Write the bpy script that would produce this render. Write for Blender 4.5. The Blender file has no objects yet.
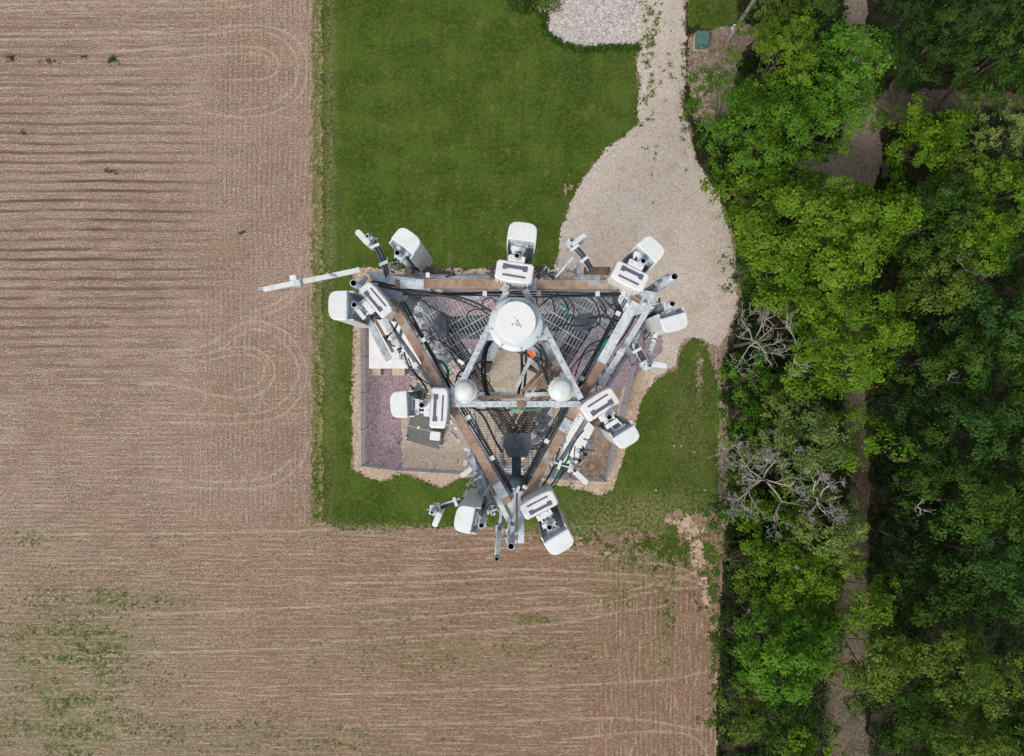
import bpy, math, random
import numpy as np
from mathutils import Vector, Matrix

# ------------------------------------------------------------ camera, world, sun, exposure
H = 52.5                      # camera height above the ground in metres
F = 683.0                     # focal length in picture widths/1024
scn = bpy.context.scene
cam_data = bpy.data.cameras.new('camera'); cam = bpy.data.objects.new('camera', cam_data)
scn.collection.objects.link(cam); scn.camera = cam
cam.location = (0, 0, H); cam.rotation_euler = (0, 0, 0)
cam_data.sensor_width = 36; cam_data.lens = 36 * F / 1024
cam_data.clip_start = 0.5; cam_data.clip_end = 4000
world = bpy.data.worlds.new('World'); scn.world = world; world.use_nodes = True
wn = world.node_tree
bg = wn.nodes['Background']
sky = wn.nodes.new('ShaderNodeTexSky'); sky.sky_type = 'NISHITA'; sky.sun_disc = False
SUN_EL, SUN_AZ = 50, 215       # azimuth clockwise from +Y
sky.sun_elevation = math.radians(SUN_EL); sky.sun_rotation = math.radians(SUN_AZ)
sky.dust_density = 3.0; sky.air_density = 1.0; sky.ozone_density = 1.0
hs = wn.nodes.new('ShaderNodeHueSaturation'); hs.inputs['Saturation'].default_value = 0.5     # thin cloud over the whole sky
wn.links.new(sky.outputs[0], hs.inputs['Color']); wn.links.new(hs.outputs[0], bg.inputs[0]); bg.inputs[1].default_value = 0.115
sun_d = bpy.data.lights.new('sun', 'SUN'); sun_d.energy = 1.5; sun_d.angle = math.radians(12); sun_d.color = (1.0, 0.94, 0.85)
sun = bpy.data.objects.new('sun', sun_d); scn.collection.objects.link(sun)
az = math.radians(SUN_AZ); el = math.radians(SUN_EL)
sdir = Vector((math.sin(az) * math.cos(el), math.cos(az) * math.cos(el), math.sin(el)))
sun.rotation_euler = sdir.to_track_quat('Z', 'Y').to_euler()
scn.view_settings.view_transform = 'Standard'; scn.view_settings.look = 'None'
scn.view_settings.gamma = 1; scn.view_settings.use_curve_mapping = False
scn.view_settings.exposure = 0.5
scn.cycles.max_bounces = 6; scn.cycles.transparent_max_bounces = 6

G = H / F                      # metres per pixel on the ground
def gx(px): return (px - 512) * G
def gy(py): return (378 - py) * G
def at(px, py, d):             # point seen at a pixel, d metres below the drone
    return Vector(((px - 512) * d / F, (378 - py) * d / F, H - d))
C = scn.collection
# ------------------------------------------------------------ materials
MATS = {}

class NT:
    def __init__(s, name, rough=0.7, metal=0.0):
        m = bpy.data.materials.new(name); m.use_nodes = True; s.m = m; s.t = m.node_tree
        s.b = s.t.nodes['Principled BSDF']; s.b.inputs['Roughness'].default_value = rough
        s.b.inputs['Metallic'].default_value = metal
        s.pos = s.t.nodes.new('ShaderNodeNewGeometry').outputs['Position']
    def n(s, kind, **kw):
        nd = s.t.nodes.new(kind)
        for k, v in kw.items(): setattr(nd, k, v)
        return nd
    def put(s, sock, v):
        if hasattr(v, 'links') or isinstance(v, bpy.types.NodeSocket): s.t.links.new(v, sock)
        else:
            if isinstance(v, (tuple, list)) and len(v) == 3 and len(sock.default_value) == 4: v = (*v, 1)
            sock.default_value = v
    def math(s, op, a, b=0.0, c=None, clamp=False):
        nd = s.n('ShaderNodeMath', operation=op, use_clamp=clamp); s.put(nd.inputs[0], a); s.put(nd.inputs[1], b)
        if c is not None: s.put(nd.inputs[2], c)
        return nd.outputs[0]
    def scale(s, v, rot=0.0, src=None):
        nd = s.n('ShaderNodeMapping'); s.t.links.new(src if src is not None else s.pos, nd.inputs[0])
        nd.inputs['Scale'].default_value = v; nd.inputs['Rotation'].default_value = (0, 0, rot); return nd.outputs[0]
    def noise(s, sc, vec=None, det=3, rough=0.55, dist=0.0):
        nd = s.n('ShaderNodeTexNoise'); s.t.links.new(vec if vec is not None else s.pos, nd.inputs['Vector'])
        nd.inputs['Scale'].default_value = sc; nd.inputs['Detail'].default_value = det
        nd.inputs['Roughness'].default_value = rough; nd.inputs['Distortion'].default_value = dist
        return nd.outputs['Fac']
    def vor(s, sc, vec=None, out='Color'):
        nd = s.n('ShaderNodeTexVoronoi'); s.t.links.new(vec if vec is not None else s.pos, nd.inputs['Vector'])
        nd.inputs['Scale'].default_value = sc; return nd.outputs[out]
    def ramp(s, f, lo, hi):     # 0..1 between lo and hi
        nd = s.n('ShaderNodeMapRange'); nd.interpolation_type = 'SMOOTHSTEP'; s.put(nd.inputs[0], f)
        nd.inputs[1].default_value = lo; nd.inputs[2].default_value = hi; return nd.outputs[0]
    def mix(s, f, a, b, mode='MIX'):
        nd = s.n('ShaderNodeMix', data_type='RGBA', blend_type=mode); s.put(nd.inputs[0], f)
        s.put(nd.inputs[6], a); s.put(nd.inputs[7], b); return nd.outputs[2]
    def attr(s, name, out='Fac'):
        nd = s.n('ShaderNodeAttribute'); nd.attribute_name = name; return nd.outputs[out]
    def xyz(s):
        nd = s.n('ShaderNodeSeparateXYZ'); s.t.links.new(s.pos, nd.inputs[0]); return nd.outputs
    def col(s, c): s.put(s.b.inputs['Base Color'], c)
    def bump(s, h, strength=0.5, dist=0.05):
        nd = s.n('ShaderNodeBump'); nd.inputs['Strength'].default_value = strength; nd.inputs['Distance'].default_value = dist
        s.put(nd.inputs['Height'], h); s.t.links.new(nd.outputs[0], s.b.inputs['Normal'])

def simple(name, c, rough=0.5, metal=0.0, var=0.12, sc=6.0, dirt=None, dirt_amt=0.5, bump=0.0, dsc=3.0):
    t = NT(name, rough, metal)
    n = t.noise(sc, det=5)
    k = t.ramp(n, 0.3, 0.7)
    a = tuple(x * (1 - var) for x in c); b = tuple(min(1, x * (1 + var)) for x in c)
    out = t.mix(k, a, b)
    if dirt:
        f = t.math('MULTIPLY', t.ramp(t.noise(dsc, det=6, rough=0.7), 0.5, 0.66), dirt_amt)
        out = t.mix(f, out, dirt)
    t.col(out)
    if bump: t.bump(n, bump, 0.01)
    MATS[name] = t.m; return t.m

simple('white_plastic', (0.60, 0.62, 0.615), 0.45, 0, 0.05, 3, (0.42, 0.42, 0.38), 0.5, dsc=5)
simple('white_cap', (0.63, 0.65, 0.65), 0.45, 0, 0.04, 4, (0.50, 0.50, 0.45), 0.5, dsc=6)
simple('white_radio', (0.655, 0.655, 0.65), 0.4, 0, 0.03, 5, (0.52, 0.50, 0.45), 0.4, dsc=8)
simple('white_roof', (0.66, 0.66, 0.64), 0.6, 0, 0.05, 1.2, (0.45, 0.43, 0.38), 0.35)
simple('white_radome', (0.67, 0.68, 0.665), 0.5, 0, 0.02, 6, (0.55, 0.54, 0.5), 0.25, dsc=14)
simple('vent_grey', (0.085, 0.08, 0.14), 0.6, 0, 0.2, 20)
simple('galvanised', (0.38, 0.43, 0.475), 0.45, 0.0, 0.25, 9, (0.20, 0.20, 0.19), 0.6, dsc=7)
simple('pale_galvanised', (0.51, 0.555, 0.59), 0.45, 0.0, 0.15, 12, (0.28, 0.24, 0.20), 0.5, dsc=9)
simple('antenna_back', (0.36, 0.43, 0.47), 0.5, 0.2, 0.25, 16, (0.12, 0.16, 0.19), 0.6, dsc=12)
simple('dark_steel', (0.095, 0.125, 0.155), 0.55, 0.3, 0.25, 10, (0.12, 0.10, 0.08), 0.5, dsc=8)
simple('rust_brown', (0.19, 0.135, 0.095), 0.75, 0, 0.3, 7, (0.08, 0.055, 0.045), 0.6, dsc=5)
simple('cable_black', (0.014, 0.017, 0.022), 0.5, 0, 0.3, 8)
simple('cable_green', (0.01, 0.30, 0.20), 0.45)
simple('cable_blue', (0.02, 0.10, 0.45), 0.45)
simple('bore_shade', (0.03, 0.025, 0.022), 0.95)  # near-black inside of pipes: shade in the bore painted as colour
simple('frame_zinc', (0.43, 0.475, 0.51), 0.5, 0.0, 0.2, 14, (0.24, 0.22, 0.20), 0.6, dsc=10)
simple('dirt_mark', (0.33, 0.32, 0.30), 0.8)
simple('rim_grey', (0.52, 0.57, 0.60), 0.5, 0.1, 0.05, 5)
simple('orange_strap', (0.75, 0.12, 0.03), 0.6)
simple('red_tag', (0.5, 0.02, 0.02), 0.5)
simple('beige_steel', (0.45, 0.36, 0.27), 0.7)
simple('pad_grey', (0.20, 0.20, 0.20), 0.85, 0, 0.15, 5, (0.12, 0.12, 0.11), 0.5)
simple('concrete', (0.36, 0.32, 0.26), 0.9, 0, 0.12, 4, (0.22, 0.19, 0.15), 0.4)
simple('yellow_sign', (0.62, 0.48, 0.20), 0.5)
simple('utility_green', (0.07, 0.17, 0.14), 0.5, 0, 0.1, 4, (0.05, 0.10, 0.08), 0.5)
simple('pole_wood', (0.27, 0.25, 0.25), 0.85, 0, 0.25, 5)
simple('bark', (0.10, 0.08, 0.06), 0.9, 0, 0.35, 5)
simple('dead_wood', (0.33, 0.31, 0.285), 0.85, 0, 0.3, 4)
simple('fence_grey', (0.30, 0.32, 0.36), 0.5, 0.3, 0.1, 4)
simple('pale_green_fibre', (0.74, 0.80, 0.74), 0.5)

# beams: brown weathering over galvanised steel, broken up along the length
t = NT('weathered_beam', 0.75)
v = t.scale((1, 1, 1))
base = t.mix(t.ramp(t.noise(5.5, v, 6, 0.7), 0.35, 0.7), (0.22, 0.14, 0.10), (0.38, 0.265, 0.195))
base = t.mix(t.math('MULTIPLY', t.ramp(t.noise(1.4, v, 5, 0.65), 0.54, 0.64), 0.8), base, (0.37, 0.37, 0.35))
base = t.mix(t.math('MULTIPLY', t.ramp(t.noise(14, v, 3), 0.6, 0.7), 0.5), base, (0.09, 0.06, 0.05))
t.col(base); MATS['weathered_beam'] = t.m

# ---- ground materials
def soil():
    t = NT('tilled_soil', 0.95)
    X, Y, Z = t.xyz()
    big = t.noise(0.09, det=4)
    c = t.mix(t.ramp(big, 0.35, 0.65), (0.232, 0.156, 0.112), (0.288, 0.204, 0.156))
    damp = t.ramp(t.noise(0.55, t.scale((0.55, 1.5, 1)), 6, 0.72), 0.44, 0.66)
    c = t.mix(t.math('MULTIPLY', damp, 0.55), c, (0.178, 0.122, 0.088))
    red = t.attr('red')
    c = t.mix(red, c, (0.205, 0.116, 0.070))
    # rows run along x, or along y on the headlands
    vert = t.attr('vert')
    def rows(axis, per):
        wob = t.math('MULTIPLY', t.math('SUBTRACT', t.noise(0.12, det=2), 0.5), 0.5)
        ph = t.math('MULTIPLY', t.math('ADD', axis, wob), 2 * math.pi / per)
        return t.math('POWER', t.math('MULTIPLY_ADD', t.math('SINE', ph), 0.5, 0.5), 2.6)
    rw = t.attr('rows'); rbig = rows(Y, 0.745); rfine = rows(Y, 0.373)
    rx = t.math('ADD', t.math('MULTIPLY', rbig, rw), t.math('MULTIPLY', rfine, t.math('SUBTRACT', 0.62, t.math('MULTIPLY', rw, 0.6)))); ry = rows(X, 0.385)
    row = t.math('ADD', t.math('MULTIPLY', rx, t.math('SUBTRACT', 1.0, vert)), t.math('MULTIPLY', ry, vert))
    stre_x = t.noise(1.0, t.scale((0.35, 7.0, 1)), 5, 0.65)
    stre_y = t.noise(1.0, t.scale((7.0, 0.5, 1)), 5, 0.65)
    stre = t.math('ADD', t.math('MULTIPLY', stre_x, t.math('SUBTRACT', 1.0, vert)), t.math('MULTIPLY', stre_y, vert))
    c = t.mix(t.math('MULTIPLY', t.ramp(stre, 0.50, 0.64), 0.6), c, (0.44, 0.355, 0.28))
    c = t.mix(t.math('MULTIPLY', t.ramp(stre, 0.50, 0.34), 0.45), c, (0.165, 0.112, 0.082))
    amp = t.math('MULTIPLY', t.ramp(t.noise(0.22, det=3), 0.34, 0.58), 0.62)
    c = t.mix(t.math('MULTIPLY', row, amp), c, (0.125, 0.085, 0.062))
    c = t.mix(t.math('MULTIPLY', t.math('MULTIPLY', t.math('SUBTRACT', 1.0, row), t.ramp(t.noise(3.2, det=4, rough=0.7), 0.50, 0.62)), 0.28), c, (0.47, 0.39, 0.29))
    # straw crumbs and clods
    crumbs = t.noise(9.0, det=3, rough=0.7)
    patch = t.math('ADD', 0.45, t.math('MULTIPLY', t.ramp(t.noise(0.5, t.scale((0.5, 1.6, 1)), 5, 0.7), 0.38, 0.62), 0.75))
    c = t.mix(t.math('MULTIPLY', t.math('MULTIPLY', t.ramp(crumbs, 0.53, 0.62), patch), t.math('ADD', 0.60, t.math('MULTIPLY', red, -0.34))), c, (0.56, 0.47, 0.38))
    c = t.mix(t.math('MULTIPLY', t.ramp(crumbs, 0.47, 0.38), 0.75), c, (0.12, 0.08, 0.055))
    straw = t.noise(1.0, t.scale((2.6, 17, 1), 0.12), 3, 0.6)
    c = t.mix(t.math('MULTIPLY', t.ramp(straw, 0.57, 0.66), 0.6), c, (0.55, 0.47, 0.37))
    dk = t.math('MULTIPLY', t.attr('dark'), t.math('MULTIPLY', t.ramp(rbig, 0.25, 0.8), t.ramp(t.noise(1.0, t.scale((0.12, 0.9, 1)), 5, 0.7), 0.36, 0.58)))
    c = t.mix(t.math('MULTIPLY', dk, 0.9), c, (0.115, 0.075, 0.062))
    tr = t.math('MULTIPLY', t.attr('track'), t.ramp(t.noise(2.2, det=4, rough=0.7), 0.3, 0.62))
    c = t.mix(t.math('MULTIPLY', tr, 0.55), c, (0.52, 0.42, 0.33))
    gr = t.math('MULTIPLY', t.attr('green'), t.ramp(t.noise(1.0, t.scale((2.0, 5.0, 1)), 5, 0.75), 0.44, 0.60))
    c = t.mix(t.math('MULTIPLY', gr, 0.95), c, (0.095, 0.145, 0.035))
    t.col(c)
    t.b.inputs['Specular IOR Level'].default_value = 0.0
    t.bump(t.math('ADD', t.math('MULTIPLY', crumbs, 0.5), stre), 0.9, 0.07)
    MATS['tilled_soil'] = t.m
soil()

def lawn_mat(name, a, b, yel, dry=0.25):
    t = NT(name, 0.9)
    n1 = t.noise(0.33, det=5, rough=0.6); n2 = t.noise(3.2, det=4, rough=0.7); n3 = t.noise(12, det=3, rough=0.7)
    c = t.mix(t.ramp(n1, 0.40, 0.60), a, b)
    v = t.noise(1.0, t.scale((1.6, 0.16, 1)), 3, 0.6)
    c = t.mix(t.math('MULTIPLY', t.ramp(v, 0.45, 0.65), 0.4), c, tuple(x * 0.72 for x in a))
    mow = t.math('MULTIPLY_ADD', t.math('SINE', t.math('MULTIPLY', t.math('ADD', t.xyz()[1], t.math('MULTIPLY', t.noise(0.15, det=3), 5.0)), 2.6)), 0.5, 0.5)
    c = t.mix(t.math('MULTIPLY', t.math('MULTIPLY', mow, t.ramp(t.noise(0.16, det=3), 0.4, 0.62)), 0.22), c, yel)
    c = t.mix(t.math('MULTIPLY', t.ramp(n2, 0.45, 0.66), 0.5), c, yel)
    c = t.mix(t.math('MULTIPLY', t.ramp(n3, 0.47, 0.36), 0.6), c, tuple(x * 0.5 for x in a))
    c = t.mix(t.math('MULTIPLY', t.ramp(n3, 0.54, 0.64), 0.5), c, tuple(x * 1.5 for x in yel))
    c = t.mix(t.math('MULTIPLY', t.ramp(t.noise(0.9, det=6, rough=0.7), 0.56, 0.70), dry), c, (0.20, 0.175, 0.07))
    c = t.mix(t.math('MULTIPLY', t.attr('dry'), t.ramp(t.noise(4.5, det=5, rough=0.7), 0.42, 0.6)), c, (0.36, 0.27, 0.18))
    t.b.inputs['Specular IOR Level'].default_value = 0.0; t.col(c); t.bump(n3, 0.7, 0.05); MATS[name] = t.m
lawn_mat('lawn_grass', (0.037, 0.066, 0.011), (0.061, 0.098, 0.016), (0.112, 0.145, 0.031), 0.4)
lawn_mat('margin_grass', (0.075, 0.10, 0.022), (0.15, 0.145, 0.05), (0.22, 0.19, 0.085), 0.8)
lawn_mat('rough_grass', (0.042, 0.072, 0.012), (0.065, 0.095, 0.018), (0.10, 0.125, 0.028), 0.5)

def gravel(name, a, b, dark, light, sc=9.0, tint=None):
    t = NT(name, 0.9)
    v = t.vor(sc); v2 = t.vor(sc * 2.1)
    sep = t.n('ShaderNodeSeparateColor'); t.t.links.new(v, sep.inputs[0])
    sep2 = t.n('ShaderNodeSeparateColor'); t.t.links.new(v2, sep2.inputs[0])
    c = t.mix(t.ramp(t.noise(0.35, det=4), 0.35, 0.65), a, b)
    c = t.mix(t.math('MULTIPLY', t.ramp(sep.outputs[0], 0.62, 1.0), 0.75), c, light)
    c = t.mix(t.math('MULTIPLY', t.ramp(sep.outputs[0], 0.30, 0.0), 0.65), c, dark)
    c = t.mix(t.math('MULTIPLY', t.ramp(sep2.outputs[1], 0.7, 1.0), 0.5), c, light)
    c = t.mix(t.math('MULTIPLY', t.ramp(sep2.outputs[1], 0.25, 0.0), 0.5), c, dark)
    if tint: c = t.mix(t.math('MULTIPLY', t.ramp(t.noise(0.6, det=5, rough=0.7), 0.5, 0.68), 0.6), c, tint)
    t.b.inputs['Specular IOR Level'].default_value = 0.05; t.col(c); t.bump(sep.outputs[0], 0.6, 0.03); MATS[name] = t.m
gravel('drive_gravel', (0.45, 0.38, 0.325), (0.49, 0.43, 0.375), (0.24, 0.195, 0.165), (0.60, 0.545, 0.48), 13.0, (0.37, 0.295, 0.235))
gravel('bed_gravel', (0.40, 0.355, 0.335), (0.44, 0.395, 0.375), (0.17, 0.13, 0.13), (0.66, 0.62, 0.59), 8.5)
gravel('purple_gravel', (0.245, 0.178, 0.195), (0.275, 0.205, 0.222), (0.13, 0.09, 0.115), (0.37, 0.30, 0.32), 8.0)
gravel('sand_gravel', (0.44, 0.335, 0.25), (0.38, 0.29, 0.21), (0.26, 0.18, 0.13), (0.56, 0.46, 0.36), 7.0, (0.30, 0.21, 0.13))
gravel('pad_sand', (0.40, 0.335, 0.26), (0.37, 0.305, 0.235), (0.27, 0.21, 0.17), (0.50, 0.44, 0.37), 9.0)
gravel('brown_dirt', (0.27, 0.205, 0.15), (0.22, 0.165, 0.12), (0.13, 0.09, 0.065), (0.38, 0.30, 0.23), 4.0)
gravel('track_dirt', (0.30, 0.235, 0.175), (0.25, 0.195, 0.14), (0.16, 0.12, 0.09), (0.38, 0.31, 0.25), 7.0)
gravel('track_dirt_shaded', (0.135, 0.105, 0.078), (0.09, 0.072, 0.053), (0.055, 0.043, 0.032), (0.19, 0.155, 0.12), 7.0, (0.06, 0.06, 0.03))  # darker copy of the track dirt, tree shade put into its colour
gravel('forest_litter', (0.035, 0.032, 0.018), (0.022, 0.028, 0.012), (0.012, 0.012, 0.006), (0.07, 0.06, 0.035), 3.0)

def leaf_mat(name, c, spread=0.35, transl=0.28):
    t = NT(name, 0.55)
    r = t.attr('rnd')
    dark = (c[0] * (1 - spread) * 0.85, c[1] * (1 - spread), c[2] * (1 - spread))
    lite = (c[0] * (1 + spread) * 1.12, c[1] * (1 + spread), c[2] * (1 + spread * 0.6))
    out = t.mix(r, dark, lite)
    t.col(out)
    t.b.inputs['Specular IOR Level'].default_value = 0.12
    tr = t.n('ShaderNodeBsdfTranslucent'); t.put(tr.inputs[0], t.mix(0.5, out, (c[0] * 1.5, c[1] * 1.6, c[2])))
    mx = t.n('ShaderNodeMixShader'); mx.inputs[0].default_value = transl
    t.t.links.new(t.b.outputs[0], mx.inputs[1]); t.t.links.new(tr.outputs[0], mx.inputs[2])
    t.t.links.new(mx.outputs[0], t.t.nodes['Material Output'].inputs[0]); MATS[name] = t.m
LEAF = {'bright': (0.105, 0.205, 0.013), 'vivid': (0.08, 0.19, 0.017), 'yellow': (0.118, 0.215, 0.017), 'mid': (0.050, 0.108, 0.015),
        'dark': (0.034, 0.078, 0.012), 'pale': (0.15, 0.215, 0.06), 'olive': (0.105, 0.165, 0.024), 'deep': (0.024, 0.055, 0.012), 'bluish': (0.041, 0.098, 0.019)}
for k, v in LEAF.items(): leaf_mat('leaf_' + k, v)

# ------------------------------------------------------------ mesh helpers
def tag(o, label=None, cat=None, group=None, kind=None):
    if label: o['label'] = label
    if cat: o['category'] = cat
    if group: o['group'] = group
    if kind: o['kind'] = kind
    return o
def empty(name, loc, label=None, cat=None, group=None):
    o = bpy.data.objects.new(name, None); C.objects.link(o); o.location = loc; o.empty_display_size = 0.2
    return tag(o, label, cat, group)
class MB:
    def __init__(s): s.v = []; s.f = []; s.fm = []; s.mat = 0; s.sm = []
    def add(s, vs, fs, smooth=False):
        o = len(s.v); s.v += [tuple(p) for p in vs]
        for f in fs: s.f.append([i + o for i in f]); s.fm.append(s.mat); s.sm.append(smooth)
    def hexa(s, b, t):          # bottom loop (4) and top loop (4)
        s.add(list(b) + list(t), [(3, 2, 1, 0), (4, 5, 6, 7), (0, 1, 5, 4), (1, 2, 6, 5), (2, 3, 7, 6), (3, 0, 4, 7)])
    def box(s, c, size, rot=0.0, M=None):
        hx, hy, hz = size[0] / 2, size[1] / 2, size[2] / 2
        R = M if M is not None else Matrix.Rotation(rot, 3, 'Z')
        P = [Vector(c) + R @ Vector(p) for p in ((-hx, -hy, -hz), (hx, -hy, -hz), (hx, hy, -hz), (-hx, hy, -hz), (-hx, -hy, hz), (hx, -hy, hz), (hx, hy, hz), (-hx, hy, hz))]
        s.hexa(P[:4], P[4:])
    def bevbox(s, c, size, rot=0.0, b=0.03, up=0.0, n=3):   # rounded plan, softened upper rim
        w, h, z = size
        pts = []
        for (cx, cy, a0) in ((w / 2 - b, h / 2 - b, 0), (-w / 2 + b, h / 2 - b, 90), (-w / 2 + b, -h / 2 + b, 180), (w / 2 - b, -h / 2 + b, 270)):
            for k in range(n + 1):
                a = math.radians(a0 + 90 * k / n); pts.append((cx + b * math.cos(a), cy + b * math.sin(a)))
        s.prism(pts, c, z, rot, up)
    def prism(s, pts, c, z, rot=0.0, up=0.0, M=None):       # closed plan outline extruded downwards and upwards about c
        R = M if M is not None else Matrix.Rotation(rot, 3, 'Z'); c = Vector(c); n = len(pts)
        levels = [(-z / 2, 1.0), (z / 2 - up, 1.0)]
        if up: levels += [(z / 2 - up * 0.3, -up * 0.35), (z / 2, -up)]
        mx = sum(p[0] for p in pts) / n; my = sum(p[1] for p in pts) / n
        vs = []
        for (zz, ins) in levels:
            for (x, y) in pts:
                if ins < 0:
                    dx, dy = x - mx, y - my; l = math.hypot(dx, dy) or 1
                    x, y = x + dx / l * ins, y + dy / l * ins
                vs.append(c + R @ Vector((x, y, zz)))
        fs = [tuple(reversed(range(n)))]
        for L in range(len(levels) - 1):
            for i in range(n):
                j = (i + 1) % n; fs.append((L * n + i, L * n + j, (L + 1) * n + j, (L + 1) * n + i))
        fs.append(tuple(range((len(levels) - 1) * n, len(levels) * n)))
        s.add(vs, fs)
    def bar(s, p, q, w, h, up=(0, 0, 1)):                    # rectangular bar
        p, q = Vector(p), Vector(q); d = (q - p).normalized(); u = Vector(up)
        if abs(d.dot(u)) > 0.98: u = Vector((0, 1, 0))
        sx = d.cross(u).normalized() * w / 2; sy = sx.cross(d).normalized() * h / 2
        s.hexa([p - sx - sy, p + sx - sy, q + sx - sy, q - sx - sy], [p - sx + sy, p + sx + sy, q + sx + sy, q - sx + sy])
    def angle(s, p, q, w, th=0.012):                         # L-section
        p, q = Vector(p), Vector(q); d = (q - p).normalized(); u = Vector((0, 0, 1))
        if abs(d.dot(u)) > 0.98: u = Vector((0, 1, 0))
        sx = d.cross(u).normalized(); sy = sx.cross(d).normalized()
        s.bar(p, q, w, th, sy); o = sx * (w / 2 - th / 2) - sy * (w / 2 + th / 2); s.bar(p + o, q + o, th, w, sy)
    def tube(s, pts, r, n=8, cap=True, r1=None):
        pts = [Vector(p) for p in pts]; m = len(pts); vs = []; prev = None
        for i, p in enumerate(pts):
            d = (pts[min(i + 1, m - 1)] - pts[max(i - 1, 0)]).normalized()
            if prev is None:
                a = d.cross(Vector((0, 0, 1)))
                if a.length < 0.05: a = d.cross(Vector((0, 1, 0)))
            else: a = prev - d * prev.dot(d)
            a.normalize(); prev = a; b = d.cross(a)
            rr = r if r1 is None else r + (r1 - r) * i / (m - 1)
            for k in range(n):
                t = 2 * math.pi * k / n; vs.append(p + (a * math.cos(t) + b * math.sin(t)) * rr)
        fs = []
        for i in range(m - 1):
            for k in range(n):
                k2 = (k + 1) % n; fs.append((i * n + k, i * n + k2, (i + 1) * n + k2, (i + 1) * n + k))
        s.add(vs, fs, True)
        if cap: s.add(vs[:n], [tuple(reversed(range(n)))]); s.add(vs[-n:], [tuple(range(n))])
    def pipe(s, top, length, r, th=0.012, n=20):             # upright open pipe hanging down from top, hollow inside
        x, y, z = top; vs = []; ring = [(r, z - length), (r, z), (r - th, z), (r - th, z - length)]
        for (rr, zz) in ring:
            for k in range(n):
                a = 2 * math.pi * k / n; vs.append((x + rr * math.cos(a), y + rr * math.sin(a), zz))
        fs = []
        for L in range(3):
            for k in range(n):
                k2 = (k + 1) % n; fs.append((L * n + k, L * n + k2, (L + 1) * n + k2, (L + 1) * n + k))
        for k in range(n):      # plug at the foot of the bore
            fs.append((3 * n + (k + 1) % n, 3 * n + k, k, (k + 1) % n))
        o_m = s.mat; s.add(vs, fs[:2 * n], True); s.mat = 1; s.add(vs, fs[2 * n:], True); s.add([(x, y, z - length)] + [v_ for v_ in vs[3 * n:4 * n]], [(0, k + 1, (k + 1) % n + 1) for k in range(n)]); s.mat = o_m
    def lathe(s, c, prof, n=40):
        c = Vector(c); vs = []
        for (r, z) in prof:
            for k in range(n):
                a = 2 * math.pi * k / n; vs.append(c + Vector((r * math.cos(a), r * math.sin(a), z)))
        fs = []
        for L in range(len(prof) - 1):
            for k in range(n):
                k2 = (k + 1) % n; fs.append((L * n + k, L * n + k2, (L + 1) * n + k2, (L + 1) * n + k))
        s.add(vs, fs, True); s.add(vs[-n:], [tuple(range(n))]); s.add(vs[:n], [tuple(reversed(range(n)))])
    def build(s, name, mats, parent=None, smooth=None):
        me = bpy.data.meshes.new(name); me.from_pydata(s.v, [], s.f)
        if not isinstance(mats, (list, tuple)): mats = [mats]
        if 1 in s.fm and len(mats) == 1: mats = [mats[0], 'bore_shade']
        for m in mats: me.materials.append(MATS[m])
        me.polygons.foreach_set('material_index', s.fm)
        me.polygons.foreach_set('use_smooth', s.sm)
        o = bpy.data.objects.new(name, me); C.objects.link(o)
        if parent is not None:
            o.parent = parent; o.matrix_parent_inverse = Matrix.Translation(-parent.location) if parent.rotation_euler.z == 0 else parent.matrix_basis.inverted()
        else:   # give a free-standing mesh its origin at its own base
            xs = np.array(s.v); o0 = Vector((xs[:, 0].mean(), xs[:, 1].mean(), xs[:, 2].min()))
            me.transform(Matrix.Translation(-o0)); o.location = o0
        return o
def fastmesh(name, V, Q, mat, attrs=None, parent=None, nv=4):
    me = bpy.data.meshes.new(name); me.vertices.add(len(V)); me.vertices.foreach_set('co', np.asarray(V, dtype=np.float32).ravel())
    me.loops.add(Q.size); me.loops.foreach_set('vertex_index', Q.astype(np.int32).ravel())
    me.polygons.add(len(Q)); me.polygons.foreach_set('loop_start', np.arange(0, Q.size, nv, dtype=np.int32))
    me.update(calc_edges=True)
    for k, a in (attrs or {}).items():
        at_ = me.attributes.new(k, 'FLOAT', 'POINT'); at_.data.foreach_set('value', np.asarray(a, dtype=np.float32).ravel())
    me.materials.append(MATS[mat]); o = bpy.data.objects.new(name, me); C.objects.link(o)
    if parent is not None: o.parent = parent; o.matrix_parent_inverse = Matrix.Translation(-parent.location)
    return o
def smooth_path(pts, sub=6):
    pts = [Vector(p) for p in pts]; out = []
    P = [pts[0]] + pts + [pts[-1]]
    for i in range(1, len(P) - 2):
        p0, p1, p2, p3 = P[i - 1], P[i], P[i + 1], P[i + 2]
        for k in range(sub):
            t = k / sub
            out.append(0.5 * ((2 * p1) + (p2 - p0) * t + (2 * p0 - 5 * p1 + 4 * p2 - p3) * t * t + (3 * p1 - p0 - 3 * p2 + p3) * t ** 3))
    out.append(pts[-1]); return out

# ------------------------------------------------------------ ground sheets
def vnoise(x, y, seed=0):
    xi = np.floor(x).astype(np.int64); yi = np.floor(y).astype(np.int64); fx = x - xi; fy = y - yi
    def h(a, b):
        n = (a * 374761393 + b * 668265263 + seed * 974634777) & 0xffffffff
        n = ((n ^ (n >> 13)) * 1274126177) & 0xffffffff
        return ((n ^ (n >> 16)) & 0xffff) / 65535.0
    u = fx * fx * (3 - 2 * fx); v = fy * fy * (3 - 2 * fy)
    return (h(xi, yi) * (1 - u) + h(xi + 1, yi) * u) * (1 - v) + (h(xi, yi + 1) * (1 - u) + h(xi + 1, yi + 1) * u) * v
def fbm(x, y, s, seed=0, o=4):
    r = 0; a = 0.5; tot = 0
    for k in range(o): r = r + a * vnoise(x * s * 2 ** k, y * s * 2 ** k, seed + k * 17); tot += a; a *= 0.55
    return r / tot
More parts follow.
